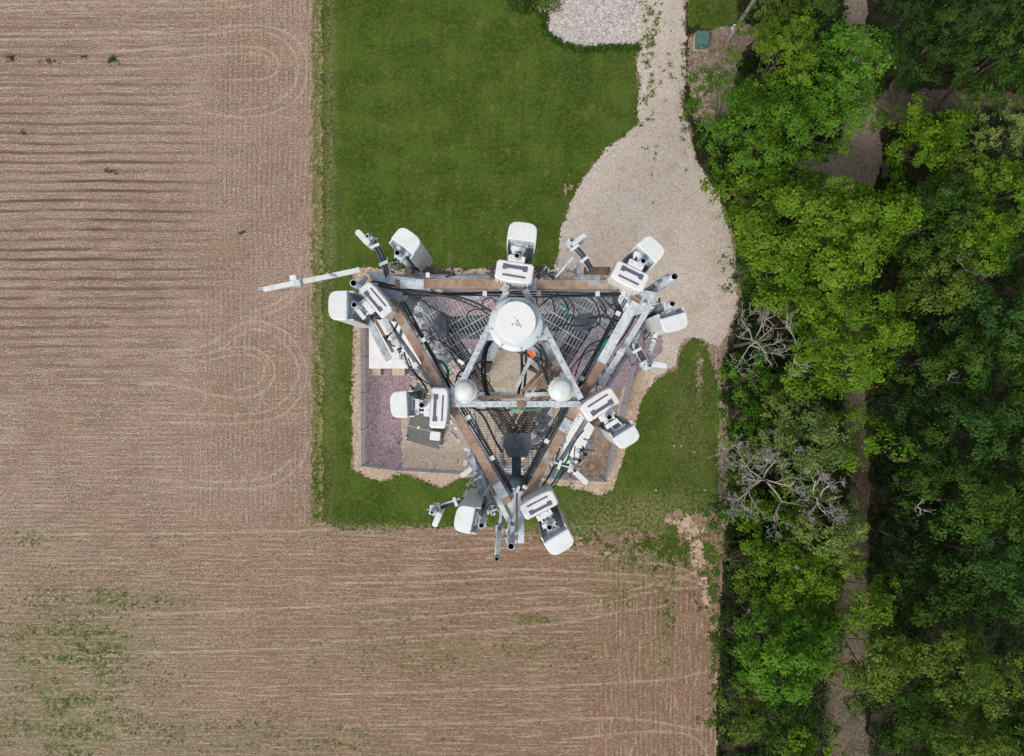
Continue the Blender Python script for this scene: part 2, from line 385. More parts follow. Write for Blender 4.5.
def inpoly(X, Y, poly):
    ins = np.zeros(X.shape, bool); n = len(poly)
    for i in range(n):
        x1, y1 = poly[i]; x2, y2 = poly[(i + 1) % n]
        if y1 == y2: continue
        c = ((y1 > Y) != (y2 > Y)) & (X < (x2 - x1) * (Y - y1) / (y2 - y1) + x1); ins ^= c
    return ins
def blob(X, Y, cx, cy, rx, ry): return np.exp(-(((X - cx) / rx) ** 2 + ((Y - cy) / ry) ** 2))
def warp(X, Y, amp, s, seed):
    return X + amp * (fbm(X, Y, s, seed) - 0.5) * 2, Y + amp * (fbm(X, Y, s, seed + 50) - 0.5) * 2
def sheet(name, box_px, step_px, z, mat, mask, attrs=None, kind='structure', **kw):
    # box and mask are in plan coordinates of 1/13 m ("px"), which keeps the numbers short
    x0, y0, x1, y1 = box_px; nx = int((x1 - x0) / step_px); ny = int((y1 - y0) / step_px)
    xs = x0 + np.arange(nx + 1) * step_px; ys = y0 + np.arange(ny + 1) * step_px
    cx, cy = np.meshgrid((xs[:-1] + xs[1:]) / 2, (ys[:-1] + ys[1:]) / 2)
    m = mask(cx, cy) if mask else np.ones(cx.shape, bool)
    ii, jj = np.nonzero(m); w = nx + 1
    q = np.stack([ii * w + jj, (ii + 1) * w + jj, (ii + 1) * w + jj + 1, ii * w + jj + 1], 1)
    used, inv = np.unique(q, return_inverse=True); q = inv.reshape(q.shape)
    PX = xs[used % w]; PY = ys[used // w]
    V = np.stack([(PX - 512) * G, (378 - PY) * G, np.full(len(PX), z)], 1)
    A = {k: f(PX, PY) for k, f in (attrs or {}).items()}
    o = fastmesh(name, V, q, mat, A); tag(o, kind=kind, **kw); return o
# big base ground reaching the horizon, a tilled field everywhere
me = bpy.data.meshes.new('ground'); S = 1500
me.from_pydata([(-S, -S, -0.01), (S, -S, -0.01), (S, S, -0.01), (-S, S, -0.01)], [], [(0, 1, 2, 3)]); me.materials.append(MATS['tilled_soil'])
o = bpy.data.objects.new('ground', me); C.objects.link(o); tag(o, kind='structure')

TRACKS = [  # tyre lines of the turning tractor
 [(-60, 34), (60, 33), (180, 31), (250, 25), (285, 32), (303, 50), (307, 72), (298, 98), (272, 113), (238, 117), (200, 112)],
 [(-60, 40), (90, 38), (190, 36), (250, 30), (278, 37), (294, 52), (298, 72), (290, 92), (268, 106), (240, 110)],
 [(100, 52), (190, 48), (255, 47), (276, 58), (277, 72), (262, 79), (225, 80)],
 [(150, 60), (210, 55), (258, 54), (270, 62), (268, 72)],
 [(-60, 12), (100, 9), (220, 8), (270, 0), (290, -20)], [(-60, 6), (100, 3), (210, 2), (260, -6)],
 [(170, 350), (205, 346), (230, 330), (255, 321), (285, 332), (303, 355), (306, 380), (292, 408), (268, 420), (225, 424), (160, 423)],
 [(150, 356), (210, 353), (240, 335), (258, 329), (280, 340), (296, 360), (297, 380), (282, 402), (258, 413), (215, 415), (150, 412)],
 [(190, 357), (230, 348), (255, 349), (272, 362), (273, 380), (258, 395), (225, 397), (180, 386), (140, 384)],
 [(200, 362), (236, 355), (258, 358), (264, 370), (258, 384), (236, 390)],
 [(250, 318), (280, 309), (300, 292), (307, 270)], [(250, 312), (276, 303), (293, 288), (299, 268)],
 [(180, 487), (230, 489), (275, 484), (302, 462), (308, 440)], [(190, 480), (228, 482), (268, 477), (294, 458)],
 [(-60, 536), (200, 533), (330, 530)], [(330, 577), (420, 574), (520, 570), (600, 573), (680, 578), (712, 590)],
 [(330, 583), (420, 582), (520, 578), (600, 580), (670, 586)], [(340, 604), (480, 596), (560, 590), (600, 596), (640, 588), (690, 575)],
 [(360, 622), (500, 612), (575, 608), (620, 600), (660, 590), (700, 588)], [(330, 642), (480, 632), (570, 622), (620, 612), (665, 606)],
 [(330, 694), (470, 690), (560, 686), (660, 680), (706, 672)], [(345, 726), (500, 722), (620, 718), (700, 730)],
 [(420, 552), (520, 548), (590, 552), (650, 556)], [(560, 740), (640, 732), (690, 735), (708, 756)], [(560, 548), (620, 560), (680, 568), (706, 590), (714, 640), (716, 800)],
 [(60, 620), (200, 612), (330, 606)], [(0, 660), (180, 652), (330, 648)],
]
def track_attr(PX, PY):
    r = np.zeros(len(PX), np.float32); jx = PX + 1.6 * (fbm(PX, PY, 0.05, 3) - 0.5); jy = PY + 1.6 * (fbm(PX, PY, 0.05, 9) - 0.5)
    for tr in TRACKS:
        pts = smooth_path([(a, b, 0) for a, b in tr], 5)
        for p, q in zip(pts[:-1], pts[1:]):
            lo = (min(p.x, q.x) - 4, min(p.y, q.y) - 4); hi = (max(p.x, q.x) + 4, max(p.y, q.y) + 4)
            k = np.nonzero((jx > lo[0]) & (jx < hi[0]) & (jy > lo[1]) & (jy < hi[1]))[0]
            if not len(k): continue
            dx, dy = q.x - p.x, q.y - p.y; L = dx * dx + dy * dy + 1e-6
            t = np.clip(((jx[k] - p.x) * dx + (jy[k] - p.y) * dy) / L, 0, 1)
            d = np.hypot(jx[k] - p.x - t * dx, jy[k] - p.y - t * dy)
            r[k] = np.maximum(r[k], np.exp(-(d / 0.95) ** 2))
    return r
def vert_attr(X, Y):
    a = 1 / (1 + np.exp(-(X - 205 + 70 * (fbm(X, Y, 0.02, 5) - 0.5) + 12 * np.sin(Y / 60)) / 7)) * (Y < 524)
    b = 1 / (1 + np.exp(-(X - 592 + 40 * (fbm(X, Y, 0.03, 6) - 0.5)) / 6)) * (Y > 530)
    mixer = np.clip(0.35 + fbm(X, Y, 0.06, 8) * 1.0, 0, 1)
    return np.clip(a * 0.8 * mixer + b * 0.9, 0, 1)
def red_attr(X, Y): return np.clip((1 / (1 + np.exp(-(X - 300) / 90))) * (Y > 515) * 0.8 + blob(X, Y, 560, 560, 130, 40) * (Y > 515) * 0.3 + (Y > 560) * .15, 0, 1)
def dark_attr(X, Y): return np.clip(blob(X, Y, 70, 195, 130, 80) * 1.4 + blob(X, Y, 60, 300, 150, 60) * .6 + blob(X, Y, 90, 60, 130, 50) * 0.4, 0, 1) * (X < 215)
def green_attr(X, Y):
    return np.clip(blob(X, Y, 60, 690, 95, 90) * 0.9 + blob(X, Y, 240, 740, 200, 24) * .55 + blob(X, Y, 30, 537, 45, 8) * .6 + blob(X, Y, 130, 600, 60, 12) * .6
                   + blob(X, Y, 90, 640, 70, 14) * .6 + blob(X, Y, 537, 620, 26, 6) * .7 + blob(X, Y, 460, 655, 170, 22) * .45 + blob(X, Y, 620, 596, 24, 12) * .7
                   + blob(X, Y, 665, 625, 9, 40) * .8 + blob(X, Y, 400, 620, 80, 12) * .35 + blob(X, Y, 315, 270, 4, 400) * 0.3 + blob(X, Y, 650, 560, 60, 22) * 0.8 * (X > 560), 0, 1) * (Y > 0)
sheet('field', (-80, -80, 725, 840), 1.0, 0.0, 'tilled_soil', None,
      dict(track=track_attr, vert=vert_attr, red=red_attr, dark=dark_attr, green=green_attr, rows=lambda X, Y: np.clip(blob(X, Y, 60, 230, 150, 190) * 1.1 * (Y < 520), 0, 1)))

def edged(poly, amp=3.0, s=0.12, seed=1):
    def f(X, Y):
        a, b = warp(X, Y, amp, s, seed); a, b = warp(a, b, amp * 0.5, s * 4, seed + 7); return inpoly(a, b, poly)
    return f
LAWN = [(319, -90), (530, -90), (532, 0), (545, 18), (546, 34), (558, 42), (580, 50), (606, 47), (634, 46), (637, 60), (637, 126), (622, 138), (604, 150), (590, 170),
        (575, 192), (563, 225), (554, 272), (354, 272), (352, 468), (368, 478), (382, 483), (400, 473), (420, 478), (440, 488), (462, 479), (500, 478), (562, 486), (600, 495),
        (612, 490), (621, 462), (632, 432), (641, 402), (655, 380), (676, 370), (682, 346), (694, 339), (708, 345), (716, 380), (720, 430), (720, 505),
        (705, 512), (680, 520), (672, 545), (640, 548), (600, 545), (560, 535), (500, 528), (430, 527), (380, 530), (340, 530), (314, 516), (318, 400), (322, 200)]
lawn_e = edged(LAWN, 3.2, 0.1, 2)
def lawn_mask(X, Y):
    m = lawn_e(X, Y); n = fbm(X, Y, 0.14, 21, 5)
    bare = blob(X, Y, 686, 522, 18, 12) * 0.9 + blob(X, Y, 560, 478, 40, 6) * 0 + blob(X, Y, 640, 545, 60, 14) * 0.75 + blob(X, Y, 570, 540, 60, 8) * 0.6 + blob(X, Y, 700, 372, 5, 22) * 0.45 + blob(X, Y, 570, 185, 6, 14) * 0.5 + blob(X, Y, 710, 350, 8, 10) * .5
    m &= ~((bare > 0.15) & (n < 0.22 + 0.5 * bare))
    return m
def dry_attr(X, Y):
    return np.clip(blob(X, Y, 330, 150, 6, 400) * 0.35 + blob(X, Y, 699, 375, 3, 25) * 0.8 + blob(X, Y, 600, 535, 90, 14) * 0.5 + blob(X, Y, 400, 528, 120, 4) * .7 + blob(X, Y, 640, 510, 70, 18) * .45 + blob(X, Y, 690, 430, 26, 60) * .22, 0, 1)
sheet('lawn', (300, -90, 730, 556), 1.0, 0.012, 'lawn_grass', lawn_mask, dict(dry=dry_attr))
# ragged grass creeping into the field and round the bare patch
def rough_mask(X, Y):
    n = fbm(X, Y, 0.15, 33, 5); w = (blob(X, Y, 655, 548, 46, 18) * 0.85 + blob(X, Y, 700, 560, 16, 50) * 0.8 + blob(X, Y, 714, 640, 6, 90) * 0.9 + blob(X, Y, 668, 620, 6, 36) * .5
         + blob(X, Y, 560, 540, 50, 8) * 0.6 + blob(X, Y, 676, 535, 10, 22) * .8)
    bare = blob(X, Y, 688, 525, 13, 14) + blob(X, Y, 692, 570, 9, 30) * .6
    n2 = fbm(X, Y, 0.55, 37, 3); return (n * .6 + n2 * .4 < 0.27 + 0.30 * w - 0.25 * bare) & (w > 0.12)
sheet('grass_verge', (540, 505, 725, 760), 1.0, 0.018, 'rough_grass', rough_mask)
def margin_mask(X, Y):
    a = X + 5 * (fbm(X, Y, 0.09, 41, 4) - 0.5) * 2; n = fbm(X, Y, 0.3, 44, 4)
    n2 = fbm(X, Y, 0.7, 45, 3)
    return (a > 310.5 + 3 * n2) & (a < 323) & (Y < 520 + 8 * n) & (n * .5 + n2 * .5 > 0.44)
sheet('field_margin', (300, -90, 334, 530), 1.0, 0.016, 'margin_grass', margin_mask, dict(dry=lambda X, Y: np.clip(blob(X, Y, 321.5, 260, 2.0, 900), 0, 1)))
# driveway and gravel around the compound
DRIVE = [(641, -90), (683, -90), (684, 0), (686, 60), (684, 110), (696, 160), (720, 200), (734, 250), (738, 300), (729, 330), (720, 348), (706, 342), (692, 337), (680, 343), (676, 366), (655, 377), (640, 398),
         (632, 430), (622, 462), (618, 470), (560, 470), (560, 280), (555, 272), (563, 225), (575, 192), (590, 170), (604, 150), (622, 138), (638, 126), (638, 50), (637, 0)]
sheet('driveway', (540, -90, 760, 480), 1.0, 0.022, 'drive_gravel', edged(DRIVE, 3.2, 0.13, 5))
def sand_mask(X, Y):
    w = blob(X, Y, 686, 524, 17, 13) + blob(X, Y, 697, 556, 9, 34) + blob(X, Y, 706, 600, 6, 50) * .8 + blob(X, Y, 660, 520, 18, 4) * .6 + blob(X, Y, 630, 534, 22, 4) * .5 + blob(X, Y, 575, 537, 10, 4) * .6
    return (fbm(X, Y, 0.16, 91, 5) * .6 + fbm(X, Y, .5, 92, 3) * .4 < 0.20 + 0.36 * w) & (w > .15)
sheet('bare_sand', (540, 500, 730, 700), 1.0, 0.021, 'sand_gravel', sand_mask)
BED = [(560, -90), (642, -90), (640, 47), (606, 46), (582, 49), (562, 42), (549, 33), (544, 18), (543, 8), (552, -10)]
sheet('gravel_bed', (535, -90, 650, 60), 1.0, 0.027, 'bed_gravel', edged(BED, 1.4, 0.15, 8))
BORD = [(355, 268), (552, 270), (600, 280), (640, 330), (652, 372), (642, 398), (634, 430), (622, 462), (612, 492), (600, 494), (565, 486), (520, 478), (462, 477), (440, 487), (418, 477), (400, 473), (381, 482), (366, 477), (353, 467), (352, 380), (354, 300)]
sheet('sandy_border', (340, 255, 665, 500), 1.0, 0.026, 'sand_gravel', edged(BORD, 2.6, 0.12, 9))
COMP = [(363, 282), (600, 276), (648, 300), (650, 350), (632, 366), (605, 479), (500, 475), (402, 470), (364, 466)]
sheet('gravel_pad', (355, 265, 665, 490), 1.0, 0.031, 'pad_sand', edged(COMP, 0.8, 0.2, 12))
PURP = [(365, 283), (600, 277), (664, 305), (662, 352), (640, 372), (610, 400), (560, 395), (535, 350), (470, 348), (440, 352), (418, 372), (402, 400), (402, 468), (365, 465)]
sheet('red_stone_gravel', (358, 262, 680, 476), 1.0, 0.035, 'purple_gravel', edged(PURP, 2.0, 0.12, 14))
DIRT = [(600, 400), (622, 385), (606, 478), (556, 476), (562, 455)]
sheet('bare_dirt', (540, 380, 640, 485), 1.0, 0.039, 'brown_dirt', edged(DIRT, 1.2, 0.12, 15))
# wood side: litter, tracks, clearing
WOOD = [(686, -90), (1500, -90), (1500, 900), (716, 900), (716, 700), (722, 600), (728, 500), (722, 420), (722, 345), (731, 330), (741, 300), (737, 250), (722, 200), (697, 160), (685, 110)]
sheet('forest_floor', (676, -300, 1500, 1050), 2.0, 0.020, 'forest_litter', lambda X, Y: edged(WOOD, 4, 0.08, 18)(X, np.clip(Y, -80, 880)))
TRK = [(836, -90), (868, -90), (866, 60), (880, 110), (882, 160), (866, 210), (860, 300), (864, 400), (870, 470), (866, 560), (868, 640), (870, 850), (822, 850), (826, 640), (844, 560), (850, 470), (842, 400), (838, 300), (840, 215), (800, 205), (798, 160), (840, 150), (850, 90)]
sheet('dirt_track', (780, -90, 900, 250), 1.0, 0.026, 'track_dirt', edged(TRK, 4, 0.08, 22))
sheet('dirt_track', (780, 248, 900, 840), 1.0, 0.029, 'track_dirt_shaded', edged(TRK, 4, 0.08, 22))
BR = [(876, 96), (900, 86), (950, 90), (1010, 94), (1200, 92), (1200, 114), (1000, 110), (940, 112), (905, 122), (878, 130)]
sheet('forest_path', (860, 70, 1200, 170), 1.5, 0.033, 'track_dirt_shaded', edged(BR, 6, 0.06, 24))
YARD = [(686, -90), (735, -90), (738, 20), (722, 34), (700, 30), (688, 26)]
sheet('mown_verge', (680, -90, 745, 40), 1.0, 0.026, 'lawn_grass', edged(YARD, 2.4, 0.12, 27), dict(dry=lambda X, Y: X * 0))
CLR = [(690, 34), (712, 30), (740, 20), (760, 30), (740, 60), (730, 110), (706, 130), (692, 120), (687, 80)]
sheet('bare_clearing', (682, 15, 765, 135), 1.0, 0.030, 'brown_dirt', edged(CLR, 5, 0.1, 29))
STRIP = [(719, 345), (728, 335), (729, 380), (728, 480), (727, 520), (719, 520), (718, 430)]
sheet('leaf_litter_strip', (715, 325, 750, 530), 1.0, 0.030, 'brown_dirt', edged(STRIP, 3, 0.1, 31))

# ------------------------------------------------------------ loose plants
rng = np.random.default_rng(5)
def leafcards(P, size, up=0.6, rng=rng):
    n = len(P); a = rng.normal(size=(n, 3)); a[:, 2] = np.abs(a[:, 2]) * (1 + up * 2); nrm = a / np.linalg.norm(a, axis=1)[:, None]
    return cards(P, nrm, size, rng)
def cards(P, nrm, size, rng):
    n = len(P); r = rng.normal(size=(n, 3)); u = np.cross(nrm, r); u /= np.linalg.norm(u, axis=1)[:, None]; v = np.cross(nrm, u)
    s = (np.asarray(size) * rng.uniform(0.65, 1.35, n))[:, None]; 
    V = np.stack([P - u * s, P - v * s * 0.55 + nrm * s * 0.12, P + u * s, P + v * s * 0.55 + nrm * s * 0.12], 1).reshape(-1, 3)
    Q = np.arange(4 * n).reshape(-1, 4); return V, Q
def scatter(name, label, cat, fn_density, box, n, hgt, size, mat, seed, kind='stuff'):
    r = np.random.default_rng(seed); X = r.uniform(box[0], box[2], n); Y = r.uniform(box[1], box[3], n)
    k = r.uniform(size=n) < fn_density(X, Y); X, Y = X[k], Y[k]
    m = 5; X = np.repeat(X, m); Y = np.repeat(Y, m); N = len(X)
    s = size * r.uniform(.6, 1.4, N)
    P = np.stack([(X - 512) * G + r.normal(size=N) * size * 1.1, (378 - Y) * G + r.normal(size=N) * size * 0.9, 0.03 + r.uniform(0, hgt, N)], 1)
    V, Q = leafcards(P, s, 0.4, r); rn = np.repeat(np.clip(r.normal(.5, .25, N), 0, 1), 4)
    o = fastmesh(name, V, Q, mat, dict(rnd=rn)); tag(o, label, cat, kind=kind); return o
scatter('field_weeds', 'small green weeds sprouting in streaks over the tilled soil', 'weeds',
        lambda X, Y: np.clip((green_attr(X, Y) - 0.12) * 0.7, 0, 1) * (fbm(X * 0.4, Y * 1.5, 0.09, 61, 4) > 0.50) + 0.006 * (Y > 530), (-60, 500, 715, 800), 70000, 0.05, 0.042, 'leaf_vivid', 71)
scatter('driveway_weeds', 'low weeds growing along the middle and edges of the gravel driveway', 'weeds',
        lambda X, Y: np.clip(blob(X, Y, 650, 40, 6, 75) * 1.0 + blob(X, Y, 662, 30, 14, 70) * .12 + blob(X, Y, 684, 90, 3, 60) * .9 + blob(X, Y, 640, 120, 3, 40) * .4 + blob(X, Y, 740, 300, 5, 60) * .6, 0, 1) * (fbm(X, Y, 0.16, 65, 4) > 0.47), (620, -30, 760, 380), 12000, 0.12, 0.075, 'leaf_olive', 72)
scatter('weed_clump', 'few isolated green weed clumps in the upper left of the bare field', 'weeds',
        lambda X, Y: np.clip(blob(X, Y, 113, 60, 4, 3.4) * 1.2 + blob(X, Y, 9, 58, 5, 2) + blob(X, Y, 50, 62, 8, 2) * .5 + blob(X, Y, 84, 57, 3, 1.5) * .8 + blob(X, Y, 110, 172, 7, 2) * .5 + blob(X, Y, 22, 132, 4, 2) * .5 + blob(X, Y, 243, 233, 3, 3) * .5, 0, 1), (-5, 40, 260, 240), 26000, 0.14, 0.06, 'leaf_mid', 77)
scatter('border_grass', 'uneven taller grass along the lawn edges', 'grass',
        lambda X, Y: ((np.abs(lawn_mask(X + 2.0, Y).astype(int) - lawn_mask(X - 2.0, Y)) + np.abs(lawn_mask(X, Y + 2) .astype(int) - lawn_mask(X, Y - 2))) > 0) * 0.28, (305, -40, 725, 560), 60000, 0.07, 0.055, 'leaf_olive', 73)
drive_e = edged(DRIVE, 3.2, 0.13, 5)
scatter('loose_stones', 'pale loose stones spilling from the driveway edge into the grass', 'stones',
        lambda X, Y: (drive_e(X + 4.5, Y) ^ drive_e(X - 4.5, Y)) * 0.5, (540, -40, 745, 360), 7000, 0.02, 0.028, 'concrete', 78)
scatter('bed_edge_grass', 'thick dark green grass hugging the edge of the pale gravel bed', 'grass',
        lambda X, Y: (np.abs(Y - np.interp(X, [540, 545, 560, 582, 606, 638], [12, 34, 44, 51, 49, 48])) < 3.2) * (X > 541) * 0.9 + (np.abs(X - 545) < 3) * (Y < 34) * 0.6, (538, -5, 640, 58), 5000, 0.22, 0.075, 'leaf_mid', 74)
# ------------------------------------------------------------ trees
def limb_path(a, b, r, sag=0.15):
    m = (a + b) / 2 + Vector((r.uniform(-.4, .4), r.uniform(-.4, .4), r.uniform(-.2, .5)))
    return smooth_path([a, m, b], 3)
LEAN = [0.0]
def tree(px, py, rp, ht, kind, label, seed, dens=1.0, leaf=0.15, group='trees along the dirt track', ell=1.0, name='broadleaf_tree', bare=0.0, mixk=None):
    r = np.random.default_rng(seed); rr = random.Random(seed); leaf = leaf * 1.0
    zc = ht * 0.74; d = H - zc; c = at(px, py, d); R = rp * d / F
    root = empty(name, (c.x, c.y, 0.02), label, 'tree', group)
    # clumps: billows of foliage over an uneven dome
    ncl = max(9, int(13 * R * R * 0.215 * dens)); cl = []
    lobes = [(r.uniform(0, 2 * math.pi), r.uniform(.12, .30)) for _ in range(3)]
    for i in range(ncl):
        ph = i * 2.39996 + seed + r.normal(0, .25); q = math.sqrt((i + .5 + r.uniform(-.8, .8)) / ncl) if i > 1 else 0.0
        q = min(1.0, q if q == q else 0)
        k = 1 - .12 + sum(a * math.cos((j + 2) * (ph - p)) for j, (p, a) in enumerate(lobes)) * 0.55
        rho = R * q * k
        dome = math.sqrt(max(0, 1 - (q * 0.97) ** 2))
        top = ht * (0.52 + 0.48 * dome)
        low = ht * (0.30 + 0.14 * q)
        f = 1 - abs(r.normal(0, 0.20)) if r.uniform() < 0.82 else r.uniform(0.1, 0.8)
        z = low + (top - low) * max(0.05, f) + r.normal(0, .35)
        cl.append((c.x + rho * math.cos(ph), c.y + rho * math.sin(ph) * ell, z, r.uniform(0.55, 1.02) * (0.72 + R * 0.08)))
    cl = np.array(cl)
    # twigs inside each clump: little sprays that radiate from the clump's own stem
    P = []; Nn = []; RN = []; KM = []
    area = 4 * math.pi * 0.5
    for (x, y, z, s) in cl:
        tone = np.clip(r.normal(.5, .17), 0, 1)
        nsp = int(max(4, 15 * s * s * 1.75)); 
        for k in range(nsp):
            v = r.normal(size=3); v[2] = abs(v[2]) * 1.1 - 0.10; v /= np.linalg.norm(v)
            e = np.array((x, y, z)) + v * s * np.array((1, 1, .72)) * r.uniform(.70, 1.10)
            m = int(15.5 * dens) + 4
            off = r.normal(size=(m, 3)) * 0.135 * np.array((1, 1, .55)) * (leaf / 0.15)
            P.append(e + off); nn = v * 1.15 + np.array((0, 0, .25)) + r.normal(size=(m, 3)) * 0.38
            Nn.append(nn / np.linalg.norm(nn, axis=1)[:, None]); RN.append(np.clip(tone + r.normal(0, .10) + r.normal(0, .12, m), 0, 1))
    P = np.concatenate(P); Nn = np.concatenate(Nn); RN = np.concatenate(RN)
    V, Q = cards(P, Nn, np.full(len(P), leaf * 0.62), r)
    fastmesh('crown', V, Q, 'leaf_' + kind, dict(rnd=np.repeat(RN, 4)), root)
    # trunk with limbs
    mb = MB(); fork = Vector((c.x + rr.uniform(-.2, .2), c.y + rr.uniform(-.2, .2), ht * 0.34)); tr = 0.10 + R * 0.035
    mb.tube(smooth_path([(c.x + LEAN[0], c.y, 0), ((c.x + fork.x + LEAN[0]) / 2 + rr.uniform(-.1, .1), c.y, ht * .17), tuple(fork), (c.x + rr.uniform(-.5, .5), c.y + rr.uniform(-.5, .5), ht * .62)], 3), tr * 1.25, 7, r1=tr * 0.5)
    order = r.permutation(len(cl))[:(3 if 838 < px < 880 else 4 if px > 880 else 9)]
    for i in order:
        x, y, z, s = cl[i]; st = fork.lerp(Vector((c.x, c.y, ht * .6)), rr.uniform(0, .9))
        mb.tube(limb_path(st, Vector((x, y, z - s * 0.25)), rr), tr * rr.uniform(.2, .32), 5, r1=0.015)
    mb.build('trunk', 'bark', root)
    return root
def branch(mb, p, d, L, r, depth, rr, flat=0.25):
    n = 4; pts = [p]; q = Vector(p); dd = Vector(d)
    for i in range(n):
        dd = (dd + Vector((rr.gauss(0, .24), rr.gauss(0, .24), rr.gauss(0.02, .12)))).normalized()
        q = q + dd * L / n; pts.append(q.copy())
    r1 = max(r * 0.5, 0.009)
    mb.tube(pts, r, 5 if depth > 2 else 4, r1=r1, cap=False)
    if depth <= 0: return
    k = rr.choice([2, 3, 3]) if depth > 1 else rr.choice([2, 3])
    for j in range(k):
        t = rr.uniform(.3, 1.0); i = min(n - 1, int(t * n)); b = pts[i].lerp(pts[i + 1], t * n - i) if t < 1 else pts[-1]
        a = rr.choice([-1, 1]) * rr.uniform(.35, 1.0); e = dd.copy(); e.rotate(Matrix.Rotation(a, 3, 'Z')); e.z += rr.uniform(-.35, .45)
        branch(mb, b, e.normalized(), L * rr.uniform(.5, .78), r1 * rr.uniform(.75, 1.0), depth - 1, rr)
def dead_tree(px, py, rp, ht, label, seed, nb=6, depth=4, tilt=None, sprawl=1.0):
    rr = random.Random(seed); d = H - ht * .85; c = at(px, py, d); R = rp * d / F
    root = empty('dead_tree', (c.x, c.y, 0.02), label, 'tree', 'bare trees among the leafy ones')
    mt = MB(); topz = ht * 0.72
    mt.tube(smooth_path([(c.x + (5 if px > 900 else .8), c.y, 0), (c.x + .15, c.y - .1, topz * .5), (c.x, c.y, topz), (c.x + rr.uniform(-.3, .3), c.y + rr.uniform(-.3, .3), ht * .9)], 4), 0.06 if rp < 30 else .15, 8, r1=0.04)
    mt.build('trunk', 'bark', root)
    for i in range(nb):
        mb = MB(); a = 2 * math.pi * (i + rr.uniform(-.3, .3)) / nb
        if tilt is not None: a = tilt + (i / nb - .5) * 3.6
        v = Vector((math.cos(a), math.sin(a), rr.uniform(.15, .6))).normalized()
        branch(mb, Vector((c.x, c.y, topz * rr.uniform(.85, 1.1))), v, R * rr.uniform(.5, .75) * sprawl, 0.055, depth, rr)
        mb.build('branch', 'dead_wood', root)
    return root

T = [ # px, py, radius, height, kind, label, density, leaf
 (775, 18, 34, 9, 'olive', 'dull olive tree at the top edge beside the utility pole', 1.0, .14),
 (806, 12, 30, 9, 'mid', 'green tree at the top edge left of the dirt track', 1.0, .14),
 (776, 62, 46, 13, 'yellow', 'pale grey green tree crown right of the green utility box', 1.0, .13),
 (836, 76, 48, 13, 'vivid', 'vivid green tree bulging over the dirt track near the top', 1.25, .17),
 (728, 108, 44, 10, 'vivid', 'loose dark green tree leaning over the gravel driveway', 0.75, .15),
 (768, 128, 52, 12, 'vivid', 'wide green tree between the driveway and the dirt track', 0.85, .15),
 (826, 124, 38, 11.5, 'vivid', 'mid green tree below the vivid crown near the top', .95, .15),
 (756, 176, 44, 10, 'bright', 'fresh green tree at the driveway edge above the bright maple', .9, .15),
 (816, 236, 66, 13.5, 'yellow', 'big bright yellow green tree in the middle of the row', 1.25, .18),
 (866, 222, 42, 12, 'bright', 'bright green crown reaching over the track right of the big yellow green tree', 1.2, .18),
 (776, 258, 36, 11, 'bright', 'bright green crown left below the big yellow green tree', 1.1, .17),
 (806, 300, 40, 11, 'bright', 'bright green crown just above the bare branched tree', 1.1, .16),
 (852, 336, 56, 13, 'bright', 'round fresh green tree right of the bare branched tree', 1.15, .15),
 (812, 376, 36, 10, 'bright', 'green crown tucked under the round fresh green tree', .9, .15),
 (745, 270, 24, 6, 'mid', 'small dark bush at the right edge of the gravel turning area', .8, .13),
 (752, 378, 34, 6, 'vivid', 'low green tree under the bare branched tree', .8, .13),
 (790, 392, 30, 6, 'dark', 'dark low tree below the bare branched tree', .8, .14),
 (806, 438, 46, 10, 'pale', 'pale green tree between the two bare trees', .95, .15),
 (862, 440, 38, 10, 'bright', 'sparse green tree arching over the dirt track', .75, .15),
 (742, 418, 26, 6, 'vivid', 'low green tree between the two big bare trees beside the lawn', .9, .14),
 (740, 458, 24, 5.5, 'pale', 'low pale green tree at the lawn edge under the branches of the wide bare tree', .9, .13),
 (742, 500, 26, 5, 'mid', 'low green tree at the lawn edge beside the wide bare tree', .8, .13),
 (722, 512, 20, 6, 'mid', 'small green tree at the lower right corner of the lawn', .8, .13),
 (776, 516, 40, 7, 'bright', 'green low tree beneath the wide bare tree', .8, .14),
 (826, 528, 50, 11, 'pale', 'pale feathery tree below the wide bare tree', .95, .14),
 (736, 566, 28, 7, 'olive', 'olive bush beside the ploughed field corner', .8, .14),
 (792, 578, 46, 10.5, 'bright', 'fresh green tree above the vivid green ball shaped tree', 1.0, .15),
 (846, 590, 42, 11, 'yellow', 'yellow green tree at the dirt track above the sparse dark olive crown', .95, .15),
 (780, 652, 50, 12, 'vivid', 'vivid green ball shaped tree in the lower row', 1.3, .17),
 (862, 650, 50, 11, 'olive', 'sparse dark olive tree over the lower dirt track', .85, .17),
 (738, 640, 26, 6, 'dark', 'dark bush between the field edge and the vivid green tree', .8, .14),
 (736, 712, 32, 7, 'olive', 'olive bush at the lower right corner of the field', .8, .15),
 (776, 728, 36, 7, 'mid', 'mid green low tree at the bottom edge beside the field', .85, .15),
 (808, 752, 32, 9, 'yellow', 'yellow green crown cut by the bottom edge left of the track', .9, .15),
]
